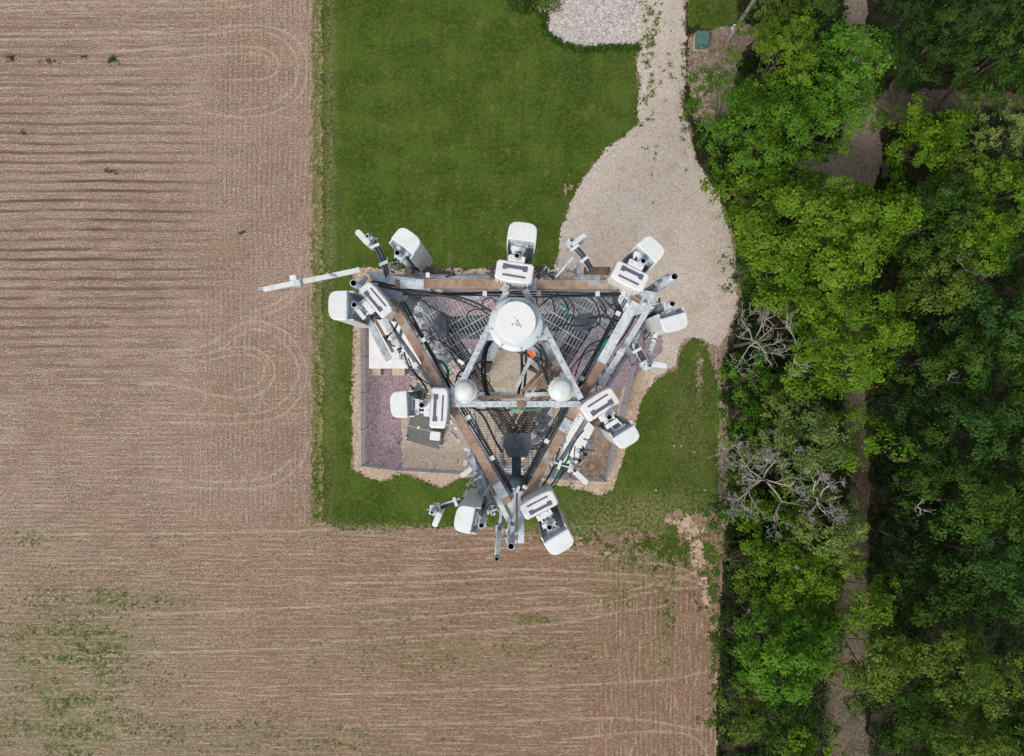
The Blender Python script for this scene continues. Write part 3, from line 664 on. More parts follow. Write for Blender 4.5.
E = [
 (918, 14, 38, 11, 'deep', 'deep green tree at the top edge right of the dirt track', .9, .16),
 (945, 40, 46, 12, 'dark', 'dark green tree above the side path', .9, .16),
 (1000, 60, 42, 13, 'mid', 'dull green tree at the top right above the side path', .95, .15),
 (988, 8, 44, 12, 'dark', 'dark green tree in the top right corner', .9, .16),
 (1045, 30, 44, 12, 'dark', 'dark tree cut by the right edge near the top', .9, .16),
 (922, 62, 30, 9, 'deep', 'very dark tree beside the top of the dirt track', .8, .15),
 (925, 140, 40, 11, 'bright', 'bright green tree below the side path', 1.1, .17),
 (1000, 136, 44, 12, 'pale', 'greyish pale tree below the side path at the right edge', 1.0, .12),
 (968, 170, 32, 12, 'olive', 'olive tree between the bright tree and the greyish pale tree', .9, .14),
 (1004, 200, 44, 13, 'yellow', 'yellow green tree at the right edge under the greyish pale tree', 1.0, .15),
 (930, 222, 46, 12, 'mid', 'mid green tree right of the big yellow green tree', 1.05, .17),
 (975, 245, 34, 13, 'bright', 'bright green crown next to the bare twigs at the right', 1.0, .16),
 (1030, 262, 36, 12, 'mid', 'green crown cut by the right edge beside the bare twigs', .9, .15),
 (935, 292, 40, 11, 'olive', 'olive dark crown left of the bare twigs', .85, .16),
 (900, 330, 26, 8, 'deep', 'very dark low tree right of the round fresh green crown', .7, .16),
 (988, 320, 40, 13, 'bluish', 'blue green tree below the bare twigs', 1.0, .17),
 (945, 362, 38, 12, 'mid', 'mid green tree above the thin grey twigs', 1.0, .17),
 (1018, 372, 38, 12, 'mid', 'mid green tree at the right edge halfway down', 1.0, .17),
 (912, 402, 28, 8, 'deep', 'very dark low tree beside the track halfway down', .7, .16),
 (972, 424, 42, 13, 'bluish', 'blue green tree below the thin grey twigs', 1.05, .17),
 (1022, 440, 36, 12, 'dark', 'dark tree at the right edge below halfway', .9, .17),
 (930, 462, 36, 11, 'dark', 'dark green tree right of the dirt track below halfway', .9, .17),
 (962, 500, 42, 13, 'mid', 'mid green tree with grey twig poking out beside it', 1.05, .17),
 (1014, 512, 38, 12, 'mid', 'mid green tree at the right edge lower down', .95, .17),
 (912, 540, 32, 9, 'deep', 'very dark tree beside the track lower down', .7, .16),
 (985, 560, 38, 13, 'bluish', 'blue green tree in the lower wood', 1.0, .17),
 (940, 590, 38, 11, 'dark', 'dark green tree in the lower wood left of the blue green one', .9, .17),
 (1022, 600, 36, 13, 'bluish', 'blue green crown cut by the right edge in the lower wood', 1.0, .17),
 (905, 628, 28, 8, 'deep', 'very dark tree beside the sparse olive crown', .7, .16),
 (948, 662, 46, 13, 'olive', 'yellowish olive tree in the lower wood', .9, .16),
 (1008, 672, 42, 13, 'olive', 'olive tree at the right edge in the lower wood', .85, .16),
 (912, 706, 38, 11, 'mid', 'mid green tree beside the bottom of the dirt track', .9, .16),
 (962, 730, 44, 12, 'olive', 'olive tree at the bottom edge of the wood', .95, .16),
 (1018, 745, 42, 12, 'mid', 'mid green tree in the bottom right corner', .95, .16),
 (905, 772, 38, 11, 'mid', 'mid green crown cut by the bottom edge right of the track', .9, .16),
]
for i, (px, py, rp, ht, kd, lb, dn, lf) in enumerate(T):
    LEAN[0] = 2.0 if px < 785 else 0.0
    tree(px, py, rp * 1.0, ht, kd, lb, 100 + i, dn, lf, 'trees between the driveway and the dirt track')
LEAN[0] = 1.8
for i, (px, py, rp, ht, kd, lb, dn, lf) in enumerate(E): tree(px, py, rp * 0.97, ht, kd, lb, 200 + i, dn * 1.12, lf, 'trees of the wood right of the dirt track')
# a little more wood beyond the frame
for i, (px, py) in enumerate([(1085, 100), (1090, 200), (1085, 320), (1095, 430), (1090, 540), (1085, 650), (1080, 760)]):
    tree(px, py, 50, 12, ['dark', 'mid'][i % 2], 'dark wood tree standing beyond the right edge of the view', 300 + i, .7, .2, 'trees beyond the right edge')
dead_tree(762, 340, 40, 9.5, 'bare pale grey tree with spiky branches left of the round fresh green tree', 11, 7, 4)
dead_tree(812, 344, 40, 12.5, 'thin bare grey tree whose few branches cross a fresh green crown', 23, 3, 3)
dead_tree(770, 482, 50, 10, 'wide bare grey tree overhanging the right side of the lawn', 37, 8, 5)
dead_tree(826, 500, 34, 12, 'smaller bare grey tree right of the wide bare one', 41, 5, 4)
dead_tree(978, 266, 24, 12.5, 'bundle of bare grey twigs among crowns near the right edge', 43, 5, 3)
dead_tree(956, 382, 16, 11, 'thin grey dead twigs between two green crowns', 47, 4, 3)
dead_tree(930, 512, 12, 10, 'small dead grey treetop beside the lower wood crown', 53, 3, 3)
dead_tree(1000, 545, 14, 11.5, 'crooked dead grey treetop near the right edge of the lower wood', 59, 3, 3)
dead_tree(758, 622, 16, 8, 'small dead grey bush above the vivid green ball shaped tree', 61, 4, 3)
# shrub at the top of the lawn
def shrub(px, py, rp, ht, kd, label, seed):
    r = np.random.default_rng(seed); c = at(px, py, H - ht * .5); R = rp * (H - ht * .5) / F
    root = empty('shrub', (c.x, c.y, .02), label, 'shrub', 'shrubs')
    n = int(2600 * R * R / 4); v = r.normal(size=(n, 3)); v[:, 2] = np.abs(v[:, 2]); v /= np.linalg.norm(v, axis=1)[:, None]
    lump = 1 + .18 * np.sin(3 * np.arctan2(v[:, 1], v[:, 0]) + seed) + .1 * np.sin(7 * np.arctan2(v[:, 1], v[:, 0]))
    P = np.array((c.x, c.y, 0)) + v * np.array((R, R, ht)) * (lump * r.uniform(.55, 1.05, n))[:, None]
    nn = v + np.array((0, 0, .6)) + r.normal(size=(n, 3)) * .5; nn /= np.linalg.norm(nn, axis=1)[:, None]
    V, Q = cards(P, nn, np.full(n, .085), r); fastmesh('foliage', V, Q, 'leaf_' + kd, dict(rnd=np.repeat(np.clip(r.normal(.5, .2, n), 0, 1), 4)), root)
    mb = MB()
    for k in range(7):
        a = k * .9; mb.tube([(c.x, c.y, 0), (c.x + math.cos(a) * R * .7, c.y + math.sin(a) * R * .7, ht * .7)], .03, 5, r1=.01)
    mb.build('stem', 'bark', root)
shrub(522, -4, 16, 1.8, 'dark', 'dark green shrub at the top edge where lawn meets the pale gravel bed', 3)
shrub(546, -6, 16, 1.6, 'olive', 'lighter green shrub overhanging the corner of the pale gravel bed', 4)
shrub(744, 240, 9, .9, 'olive', 'small olive shrub where the gravel turning area meets the trees', 6)
shrub(690, 108, 8, .8, 'olive', 'small shrub at the driveway edge under the loose dark green tree', 8)
# undergrowth
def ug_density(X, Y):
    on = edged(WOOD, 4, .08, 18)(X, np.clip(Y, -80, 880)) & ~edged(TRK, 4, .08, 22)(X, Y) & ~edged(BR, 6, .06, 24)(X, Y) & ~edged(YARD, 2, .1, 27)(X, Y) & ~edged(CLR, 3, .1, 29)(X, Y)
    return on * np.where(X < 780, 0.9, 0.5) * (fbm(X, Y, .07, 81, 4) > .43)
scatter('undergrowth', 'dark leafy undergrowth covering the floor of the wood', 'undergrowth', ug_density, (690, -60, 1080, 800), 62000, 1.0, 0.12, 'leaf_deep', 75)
# ------------------------------------------------------------ things on the ground
# fence round the compound
def fence(pts, hgt=2.0):
    P = [Vector((gx(a), gy(b), 0.03)) for a, b in pts]
    root = empty('chain_link_fence', P[0], 'grey chain link fence round three sides of the gravel compound', 'fence')
    fab = MB()
    for a, b in zip(P[:-1], P[1:]):
        L = (b - a).length; u = (b - a) / L; n = max(2, round(L / 2.6))
        for i in range(n + (1 if b == P[-1] else 0)):
            p = a + u * (L * i / n); m = MB(); r = .042 if i == 0 else .03
            m.tube([p, p + Vector((0, 0, hgt + .05))], r, 10); m.lathe(p + Vector((0, 0, hgt + .04)), [(r + .012, 0), (r + .012, .03), (r * .6, .06)], 10); m.build('post', 'fence_grey', root)
        m = MB(); m.tube([a + Vector((0, 0, hgt)), b + Vector((0, 0, hgt))], .024, 8); m.build('top_rail', 'fence_grey', root)
        pitch = .066; k = int((L + hgt) / pitch)
        for s in (0, 1):
            for i in range(k):
                t0 = i * pitch - hgt; q0, q1, z0, z1 = t0, t0 + hgt, 0, hgt
                if q0 < 0: z0 = -q0; q0 = 0
                if q1 > L: z1 = hgt - (q1 - L); q1 = L
                if z1 <= z0: continue
                if s: q0, q1 = L - q0, L - q1
                p, q = a + u * q0 + Vector((0, 0, z0)), a + u * q1 + Vector((0, 0, z1))
                w = Vector((0, 0, .0048)); h = Vector((-u.y, u.x, 0)) * .0048
                fab.add([p - w, p + h, p + w, q - w, q + h, q + w], [(0, 1, 4, 3), (1, 2, 5, 4), (2, 0, 3, 5)])
        for e in (0, .12, .24): # barbed strands on top
            pass
    fab.build('mesh_fabric', 'fence_grey', root)
fence([(610, 290), (500, 288), (366, 287), (367, 463), (400, 467), (603, 478), (631, 366)])
# gate standing at the driveway side
p = at(634, 352, H)
root = empty('swing_gate', (gx(631), gy(360), .03), 'grey tubular swing gate standing beside the driveway end of the fence', 'gate')
m = MB(); a = Vector((gx(631), gy(362), .15)); b = Vector((gx(640), gy(322), .15)); u = Vector((0, 0, 1.8))
m.tube([a, b, b + u, a + u, a], .024, 8); m.tube([a + u / 2, b + u / 2], .018, 6); m.build('gate_frame', 'fence_grey', root)
m = MB(); m.tube([a - Vector((.08, 0, .15)), a - Vector((.08, 0, -2.0))], .045, 10); m.build('gate_post', 'fence_grey', root)

# white roofed shelter
root = empty('equipment_shelter', (gx(393), gy(344), .03), 'small equipment shelter with flat white roof by the left fence', 'shelter')
hs = 2.6; d = H - hs
x0, x1 = (369 - 512) * d / F, (421 - 512) * d / F; y0, y1 = (378 - 368.5) * d / F, (378 - 316) * d / F
cx, cy = (x0 + x1) / 2, (y0 + y1) / 2
m = MB(); m.box((cx, cy, hs / 2 - .05), (x1 - x0 - .1, y1 - y0 - .1, hs - .12)); m.build('wall', 'beige_steel', root)
m = MB(); m.bevbox((cx, cy, hs - .03), (x1 - x0, y1 - y0, .12), b=.04, up=.02)
for k in range(1, 4): m.box((x0 + (x1 - x0) * k / 4, cy, hs + .034), (.03, y1 - y0 - .05, .012))
roof = m.build('roof', 'white_roof', root)
for (a, b) in ((373, 382), (393, 406)):
    m = MB(); w = (b - a) * G; m.box((gx((a + b) / 2), gy(373.5) + .35, .16), (w, 1.0, .28)); m.box((gx((a + b) / 2), gy(374) + .2, .36), (w * .9, .6, .14)); m.build('door_step', 'beige_steel', root)
# steel step frames standing proud of the wall foot
# generator enclosure with white roof near the lower right fence
root = empty('generator_enclosure', (gx(577), gy(440), .04), 'long white generator enclosure standing slanted inside the lower right fence corner', 'generator')
d = H - 1.7; A = [at(594, 428, d), at(577, 462.5, d), at(560, 463, d), at(566, 440, d), at(577, 410, d)]
m = MB(); cxy = sum(A, Vector()) / 5; pts = [(p.x - cxy.x, p.y - cxy.y) for p in A]; pts = pts[::-1]
m.prism(pts, (cxy.x, cxy.y, .85), 1.6); m.build('body', 'white_roof', root)
m = MB(); m.prism([(x * 1.03, y * 1.03) for x, y in pts], (cxy.x, cxy.y, 1.68), .06, up=.02); m.build('lid', 'white_roof', root)
m = MB()
for k in range(7): m.box((cxy.x + .62 + k * .0, cxy.y - .3 + k * .05, .6 + k * .1), (.02, .5, .03), .46)
m.build('louvre', 'dark_steel', root)
# grey slab with cabinet and its yellow plate
root = empty('equipment_platform', (gx(424), gy(428), .04), 'low dark grey steel equipment platform on the gravel left of the tower', 'platform')
d = H - .35; A = [at(412, 405, d), at(405.5, 440, d), at(439, 449.5, d), at(449, 414, d)]
cxy = sum(A, Vector()) / 4; pts = [(p.x - cxy.x, p.y - cxy.y) for p in A]
m = MB(); m.prism(pts, (cxy.x, cxy.y, .29), .1)
e = (A[2] - A[1]); s = (A[0] - A[1])
for k in range(34):
    f = (k + .5) / 34; p, q = A[1] + s * f, A[2] + (A[3] - A[2]) * f; m.bar(p + Vector((0, 0, .01)), q + Vector((0, 0, .01)), .03, .03)
m.build('deck', 'pad_grey', root)
for f in (.42,): m = MB(); p, q = A[1] + s * f, A[2] + (A[3] - A[2]) * f; m.bar(p + Vector((0, 0, .035)), q + Vector((0, 0, .035)), .05, .03); m.build('cross_bar', 'galvanised', root)
for q in A:
    m = MB(); qq = cxy + (q - cxy) * .94; m.box((qq.x, qq.y, .14), (.12, .12, .24)); m.build('leg', 'galvanised', root)
m = MB(); p = at(418.5, 427.5, d); m.box((p.x, p.y, .40), (.22, .22, .02), .1); m.build('notice_plate', 'yellow_sign', root)
root = empty('equipment_cabinet', at(435, 435.5, H - .36), 'small white cabinet on the dark grey platform', 'cabinet')
p = at(435, 436, H - 1.15); m = MB(); m.bevbox((p.x, p.y, .75), (.78, .66, .78), -.12, b=.09, up=.03); m.build('body', 'white_radio', root)
m = MB(); m.box((p.x + .04, p.y - .345, .75), (.5, .02, .5), -.12); m.build('door', 'white_plastic', root)
# ground level odds and ends
for (px, py, c_, lab) in ((399, 443, 'dark_steel', 'small black pipe stub in the pale gravel left of the platform'), (407.5, 437, 'white_plastic', 'small white stake at the left corner of the grey platform'),
                          (441, 445, 'white_plastic', 'small white stake at the lower right corner of the grey platform')):
    m = MB(); m.tube([(gx(px), gy(py), .03), (gx(px), gy(py), .5)], .055, 10); m.lathe((gx(px), gy(py), .5), [(.07, 0), (.07, .05), (.03, .08)], 12)
    tag(m.build('marker_stub', c_), lab, 'stake')
m = MB(); c0 = (gx(500), gy(368)); m.lathe((c0[0], c0[1], .045), [(2.35, 0), (2.35, .03), (2.2, .035)], 48)

# green pad mounted utility box
root = empty('utility_box', (gx(700), gy(44), .035), 'square green utility box on a dirt patch beside the driveway', 'utility box')
m = MB(); m.box((gx(700), gy(44), .07), (1.05, 1.15, .12)); m.build('base', 'concrete', root)
m = MB(); m.bevbox((gx(700), gy(44), .50), (.86, .98, .74), b=.04, up=.0); m.build('body', 'utility_green', root)
m = MB(); m.bevbox((gx(700), gy(44) + .06, .905), (.90, .92, .06), b=.04, up=.02); m.box((gx(700), gy(44) + .06, .94), (.90, .03, .015)); m.build('lid', 'utility_green', root)
m = MB(); m.box((gx(700), gy(44) - .51, .5), (.12, .03, .16)); m.build('handle', 'galvanised', root)
# utility pole
bx, by = gx(728), gy(41)
root = empty('utility_pole', (bx, by, .03), 'grey wooden utility pole with insulators at the upper edge of the trees', 'utility pole')
m = MB(); m.tube([(bx, by, 0), (bx, by, 9.5)], .16, 12, r1=.11); m.build('pole', 'pole_wood', root)
m = MB(); m.bar((bx - .5, by - .5, 8.7), (bx + .5, by + .5, 8.7), .1, .12); m.build('crossarm', 'pole_wood', root)
m = MB(); m.box((bx - .02, by + .2, 1.6), (.3, .22, .6)); m.build('meter_box', 'pale_green_fibre', root)
for dx, z in ((-.45, 8.76), (.45, 8.76), (0, 9.5)):
    m = MB(); m.lathe((bx + dx, by + dx, z), [(.03, 0), (.03, .05), (.08, .07), (.08, .1), (.05, .12), (.07, .15), (.03, .2)], 12); m.build('insulator', 'white_radio', root)
for dz, dx in ((7.0, .25), (6.2, -.2)):
    m = MB(); m.bar((bx, by, dz), (bx + dx, by + .12, dz), .08, .08); m.lathe((bx + dx, by + .12, dz - .1), [(.06, 0), (.07, .1), (.04, .2)], 10); m.build('bracket', 'white_radio', root)
m = MB(); m.tube([(bx + .17, by, .1), (bx + .14, by, 8.5)], .02, 6); m.build('conduit', 'galvanised', root)
# small debris lying about
rd = random.Random(9)
m = MB()
for (px, py) in ((674, 446), (694, 452), (681, 446), (656, 490), (705, 490), (52, 628)):
    x, y = gx(px), gy(py); m.prism([(.1, 0), (.03, .08), (-.09, .03), (-.05, -.07), (.06, -.05)], (x, y, .045), .05, rd.uniform(0, 3))
tag(m.build('stones', 'concrete'), 'scattered pale stones on the lawn right of the compound', 'stones', kind='stuff')
# ------------------------------------------------------------ lattice tower
rt = random.Random(4)
DT = 12.95                       # depth of the tower's top joint ring
top = [at(514, 301, DT), at(457, 394, DT), at(574, 394, DT)]
cg = Vector((gx(513), gy(372), 0)); base = [cg + Vector((0, 3.8, 0)), cg + Vector((-3.3, -1.9, 0)), cg + Vector((3.3, -1.9, 0))]
tower = empty('lattice_tower', (cg.x, cg.y, .03), 'tall grey three legged lattice tower rising from the middle of the compound', 'tower')
for i in range(3):
    m = MB(); m.tube([base[i], top[i]], .14, 14, r1=.075); m.build('leg', 'galvanised', tower)
    m = MB(); m.lathe(base[i] + Vector((0, 0, .03)), [(.55, 0), (.55, .3), (.5, .32)], 24); m.build('footing', 'concrete', tower)
NP = 8
for f in range(3):
    a0, a1 = base[f], top[f]; b0, b1 = base[(f + 1) % 3], top[(f + 1) % 3]
    for k in range(NP):
        t0 = 1 - (1 - k / NP) ** 1.25; t1 = 1 - (1 - (k + 1) / NP) ** 1.25
        P = [a0.lerp(a1, t0), b0.lerp(b1, t0), b0.lerp(b1, t1), a0.lerp(a1, t1)]
        m = MB(); m.angle(P[0], P[2], .07); m.build('brace', 'galvanised', tower)
        m = MB(); m.angle(P[1], P[3], .07); m.build('brace', 'galvanised', tower)
        m = MB(); m.angle(P[3], P[2], .08); m.build('strut', 'galvanised', tower)
# climbing ladder and coax run down inside two faces
m = MB()
la, lb = base[2].lerp(base[0], .30), top[2].lerp(top[0], .40); inn = Vector((-.12, -.05, 0)); off = Vector((.14, -.16, 0))
m.tube([la + inn + off, lb + inn + off], .025, 6); m.tube([la + inn - off, lb + inn - off], .025, 6)
n = 120
for k in range(n): c_ = la.lerp(lb, (k + .5) / n) + inn; m.tube([c_ + off, c_ - off], .011, 5)
m.build('ladder', 'galvanised', tower)
def coax(fa, ta, fb, offs):
    for k, o_ in enumerate(offs):
        m = MB(); m.tube([fa + Vector((o_, 0, .3)), ta + Vector((o_ * .55, 0, 0))], .024, 8); m.build('coax_cable', 'cable_black', tower)
coax(base[1].lerp(base[0], .32) + Vector((.1, 0, 0)), at(483, 362, 13.1), 0, [k * .06 for k in range(6)])
coax(base[2].lerp(base[0], .3) + Vector((-.35, 0, 0)), at(524, 366, 13.1), 0, [k * .06 for k in range(5)])

# ------------------------------------------------------------ platform on the tower top
plat = empty('antenna_platform', at(513, 352, 13.2), 'triangular steel antenna platform with brown rails and open grating floor on the tower top', 'platform')
DR = 11.9
RL = {'top': ((396, 284.5), (630, 285)), 'left': ((390, 300), (508, 503)), 'right': ((637, 298), (524, 500))}
for k, (a, b) in RL.items():
    m = MB(); m.bar(at(*a, DR + {'top': 0, 'left': .009, 'right': .018}[k]), at(*b, DR + {'top': 0, 'left': .009, 'right': .018}[k]), .155, .10); 
    ra, rb = at(*a, DR), at(*b, DR); ru = (rb - ra).normalized(); rs = Vector((-ru.y, ru.x, 0))
    for q in range(22):
        c_ = ra.lerp(rb, (q + .5) / 22) + rs * (.045 if q % 2 else -.045); m.lathe(c_ + Vector((0, 0, .035)), [(.012, 0), (.012, .014)], 6)
    m.build('rail', 'weathered_beam', plat)
    for tt in ((.02, .12), (.52, .60)) if k == 'top' else ((.90, .97), (.46, .53)) if k == 'left' else ((.02, .32), (.60, .66)):
        m = MB(); m.bar(ra.lerp(rb, tt[0]) + Vector((0, 0, .052)), ra.lerp(rb, tt[1]) + Vector((0, 0, .052)), .165, .014)
        for q in range(6): m.lathe(ra.lerp(rb, tt[0] + (tt[1] - tt[0]) * (q + .5) / 6) + rs * (.05 if q % 2 else -.05) + Vector((0, 0, .058)), [(.014, 0), (.014, .014)], 6)
        m.build('splice_plate', 'galvanised' if tt[1] - tt[0] < .09 else 'pale_galvanised', plat)
    # bundle of black coax tied along the inner side of the rail
    a3, b3 = at(*a, DR + .08), at(*b, DR + .08); u = (b3 - a3).normalized(); inw = Vector((-u.y, u.x, 0)); cen = at(515, 350, DR)
    if (cen - a3).dot(inw) < 0: inw = -inw
    for j in range(3):
        pts = [a3.lerp(b3, t) + inw * (.135 + .032 * j + .012 * math.sin(9 * t + j)) + Vector((0, 0, .02 * math.sin(13 * t + 2 * j))) for t in [.03 + .94 * i / 16 for i in range(17)]]
        m = MB(); m.tube(pts, .014, 7); m.build('cable', 'cable_black', plat)
    for t in {'top': (.38, .61, .86, .97), 'left': (.22, .60, .80), 'right': (.10, .42, .73)}[k]:
        m = MB(); c_ = a3.lerp(b3, t) + inw * .16; m.box(c_ + Vector((0, 0, .035)), (.075, .085, .05), math.atan2(u.y, u.x)); m.build('clip', 'white_plastic', plat)
    # posts down to the floor beams and the lower toe beam
    for t in (.12, .37, .63, .88):
        m = MB(); c_ = a3.lerp(b3, t); m.bar(c_ - Vector((0, 0, .05)), c_ - Vector((0, 0, 1.1)), .06, .06, u); m.build('stanchion', 'galvanised', plat)
    m = MB(); lo = Vector((0, 0, -1.15)); m.bar(a3 + lo, b3 + lo, .08, .14); m.build('floor_beam', 'galvanised', plat)
# gusset plates at the three corners
PD = [0.0]
def plate(poly, d, th, mat, name='corner_plate'):
    PD[0] += .0037; d += PD[0]; P = [at(x, y, d) for x, y in poly]; m = MB(); n = len(P); t = [p - Vector((0, 0, th)) for p in P]
    area = sum(P[i].x * P[(i + 1) % n].y - P[(i + 1) % n].x * P[i].y for i in range(n))
    if area < 0: P.reverse(); t.reverse()
    m.add(P + t, [tuple(range(n)), tuple(reversed(range(n, 2 * n)))] + [(i + n, (i + 1) % n + n, (i + 1) % n, i) for i in range(n)])
    return m.build(name, mat, plat)
plate([(364, 272), (371, 271), (402, 277), (432, 280), (430, 290), (404, 288), (380, 281)], 11.86, .05, 'pale_galvanised')
plate([(378, 286), (412, 291), (402, 305), (388, 297)], 11.97, .03, 'galvanised')
plate([(398, 303), (414, 294), (421, 297), (406, 320), (397, 311)], 12.6, .03, 'dark_steel', 'knee_plate')
plate([(385, 298), (399, 303), (406, 313), (398, 318)], 12.1, .03, 'galvanised')
plate([(622, 287), (656, 292), (645, 312), (627, 318), (618, 300)], 11.95, .04, 'pale_galvanised')
plate([(611, 293), (622, 293), (629, 312), (626, 330), (616, 312)], 12.5, .03, 'dark_steel', 'knee_plate')
plate([(640, 292), (668, 273), (672, 278), (652, 296)], 12.2, .06, 'galvanised')
plate([(500, 488), (532, 488), (521, 520), (512, 522)], 11.95, .03, 'pale_galvanised')
plate([(500, 474), (532, 476), (527, 488), (503, 488)], 12.6, .04, 'dark_steel', 'knee_plate')
m = MB(); m.bar(at(521, 491, 11.93), at(521, 543, 11.93), .11, .05); m.bar(at(515, 491, 11.91), at(515, 533, 11.91), .03, .08); m.bar(at(509, 500, 12.1), at(509, 535, 12.1), .05, .05); m.build('corner_beam', 'galvanised', plat)
m = MB(); m.bar(at(496, 495, 11.95), at(509, 521, 11.95), .09, .08); m.build('corner_beam', 'pale_galvanised', plat)
m = MB(); m.bar(at(372, 276, 12.05), at(405, 300, 12.05), .10, .06); m.build('corner_beam', 'galvanised', plat)
m = MB(); m.bar(at(600, 385, 12.05), at(656, 296, 12.05), .10, .08); m.build('face_beam', 'pale_galvanised', plat)
m = MB(); m.bar(at(606, 352, 12.25), at(648, 300, 12.25), .06, .06); m.build('face_beam', 'galvanised', plat)
# brown lower rails outside the handrail, in short lengths as in service
DS = 12.65
for (a, b, w) in (((402, 264), (450, 275), .13), ((488, 270), (500, 270), .13), ((528, 269), (548, 270), .13), ((584, 271), (610, 271), .14), ((574, 277), (600, 277), .10),
                  ((404, 322), (398, 344), .05)):
    m = MB(); DS += .02; m.bar(at(*a, DS), at(*b, DS), w, .08); m.build('lower_rail', 'rust_brown' if w > .1 else 'galvanised', plat)
m = MB(); m.tube([at(370, 277, 12.6), at(560, 275.5, 12.6)], .045, 10); m.build('face_pipe', 'galvanised', plat)
m = MB(); m.tube([at(468, 446, 12.6), at(505, 518, 12.6)], .05, 10); m.build('face_pipe', 'galvanised', plat)
m = MB(); m.tube([at(381, 312, 12.6), at(460, 425, 12.6)], .045, 10); m.build('face_pipe', 'galvanised', plat)
m = MB(); m.tube([at(550, 478, 12.6), at(650, 318, 12.6)], .045, 10); m.build('face_pipe', 'galvanised', plat)
DS = 12.35
for a, b, w, mt in (((366, 316), (389, 360), .12, 'galvanised'), ((374, 318), (393, 352), .05, 'rust_brown'), ((384, 318), (400, 350), .10, 'pale_galvanised'), ((470, 452), (486, 510), .10, 'galvanised'), ((480, 470), (494, 515), .07, 'pale_galvanised'),
                ((400, 352), (414, 376), .05, 'galvanised'), ((585, 372), (558, 440), .06, 'galvanised'), ((622, 340), (634, 362), .10, 'galvanised')):
    m = MB(); DS += .013; m.bar(at(*a, DS), at(*b, DS), w, .06); m.build('side_channel', mt, plat)
# support arms: open grip-strut planks from the tower legs to three nodes, then solid arms to the corners
node = {'ul': (440, 326), 'ur': (586, 323), 'b': (517, 441)}; jt = {'t': (512, 322), 'll': (470, 368), 'lr': (556, 370)}
for n_, (px, py) in node.items():
    poly = {'ul': [(441, 311), (450, 316), (449, 337), (437, 337), (432, 327), (433, 322)], 'ur': [(573, 317), (592, 312), (597, 321), (589, 331), (574, 331)],
            'b': [(504, 433), (531, 433), (532, 446), (527, 457), (508, 457), (503, 446)]}[n_]
    plate(poly, 12.74, .03, 'dark_steel', 'node_plate')
for a, b, br in (('ll', 'ul', 0), ('t', 'ul', 0), ('t', 'ur', 0), ('lr', 'ur', 0), ('ll', 'b', 1), ('lr', 'b', 1)):
    A, B = at(*jt[a], 13.02), at(*node[b], 13.02); u = (B - A).normalized(); s = Vector((-u.y, u.x, 0)); L = (B - A).length
    m = MB()
    for sg in (-1, 1): m.bar(A + s * .145 * sg, B + s * .145 * sg, .03, .09)
    k = int(L / .048)
    for i in range(k):
        c_ = A.lerp(B, (i + .5) / k); m.bar(c_ - s * .13 + u * .02, c_ + s * .13 - u * .02, .035, .02)
    for sg in (-.05, .05): m.bar(A + s * sg, B + s * sg, .01, .03)
    m.build('support_arm', 'rust_brown' if br else 'dark_steel', plat)
    m = MB(); m.tube([A - Vector((0, 0, .3)), B - Vector((0, 0, .12))], .05, 8); m.build('arm_tube', 'galvanised', plat)
for n_, c_ in (('ul', (398, 304)), ('ur', (632, 300)), ('b', (516, 498))):
    m = MB(); m.bar(at(*node[n_], 12.95), at(*c_, 12.75), .17 if n_ == 'b' else .10, .10); m.build('corner_arm', 'dark_steel' if n_ == 'b' else 'galvanised', plat)
m = MB(); m.lathe(at(516, 487, 12.62), [(.2, 0), (.2, .03), (.13, .035)], 28); m.build('hub_ring', 'dark_steel', plat)
# open floor grating, one panel for each of the three bays
def grating(poly, ang, pitch, cross, d, wd=.006, mat='dark_steel'):
    P = [at(x, y, d) for x, y in poly]; ca, sa = math.cos(ang), math.sin(ang); m = MB()
    for (ux, uy, step, w) in ((ca, sa, pitch, wd), (-sa, ca, cross, wd * 1.3)):
        nx, ny = -uy, ux; ds = [p.x * nx + p.y * ny for p in P]; s = math.floor(min(ds) / step) * step
        while s < max(ds):
            xs = []
            for i in range(len(P)):
                p, q = P[i], P[(i + 1) % len(P)]; dp, dq = p.x * nx + p.y * ny, q.x * nx + q.y * ny
                if (dp - s) * (dq - s) < 0: k = (s - dp) / (dq - dp); xs.append((p.x + (q.x - p.x) * k) * ux + (p.y + (q.y - p.y) * k) * uy)
            xs.sort()
            for j in range(0, len(xs) - 1, 2):
                z = P[0].z + (.004 if w != wd else 0)
                a = Vector((s * nx + xs[j] * ux, s * ny + xs[j] * uy, z)); b = Vector((s * nx + xs[j + 1] * ux, s * ny + xs[j + 1] * uy, z)); m.bar(a, b, w, .025)
            s += step
    m.build('grating', mat, plat)
grating([(446, 407), (588, 407), (536, 474), (500, 474)], 0.0, .048, .155, 12.8)
grating([(420, 293), (506, 293), (450, 392), (440, 378), (402, 318)], math.radians(-60), .065, .18, 12.8, .010, 'pale_galvanised')
grating([(528, 293), (616, 293), (628, 312), (583, 384)], math.radians(60), .065, .18, 12.8, .010, 'pale_galvanised')
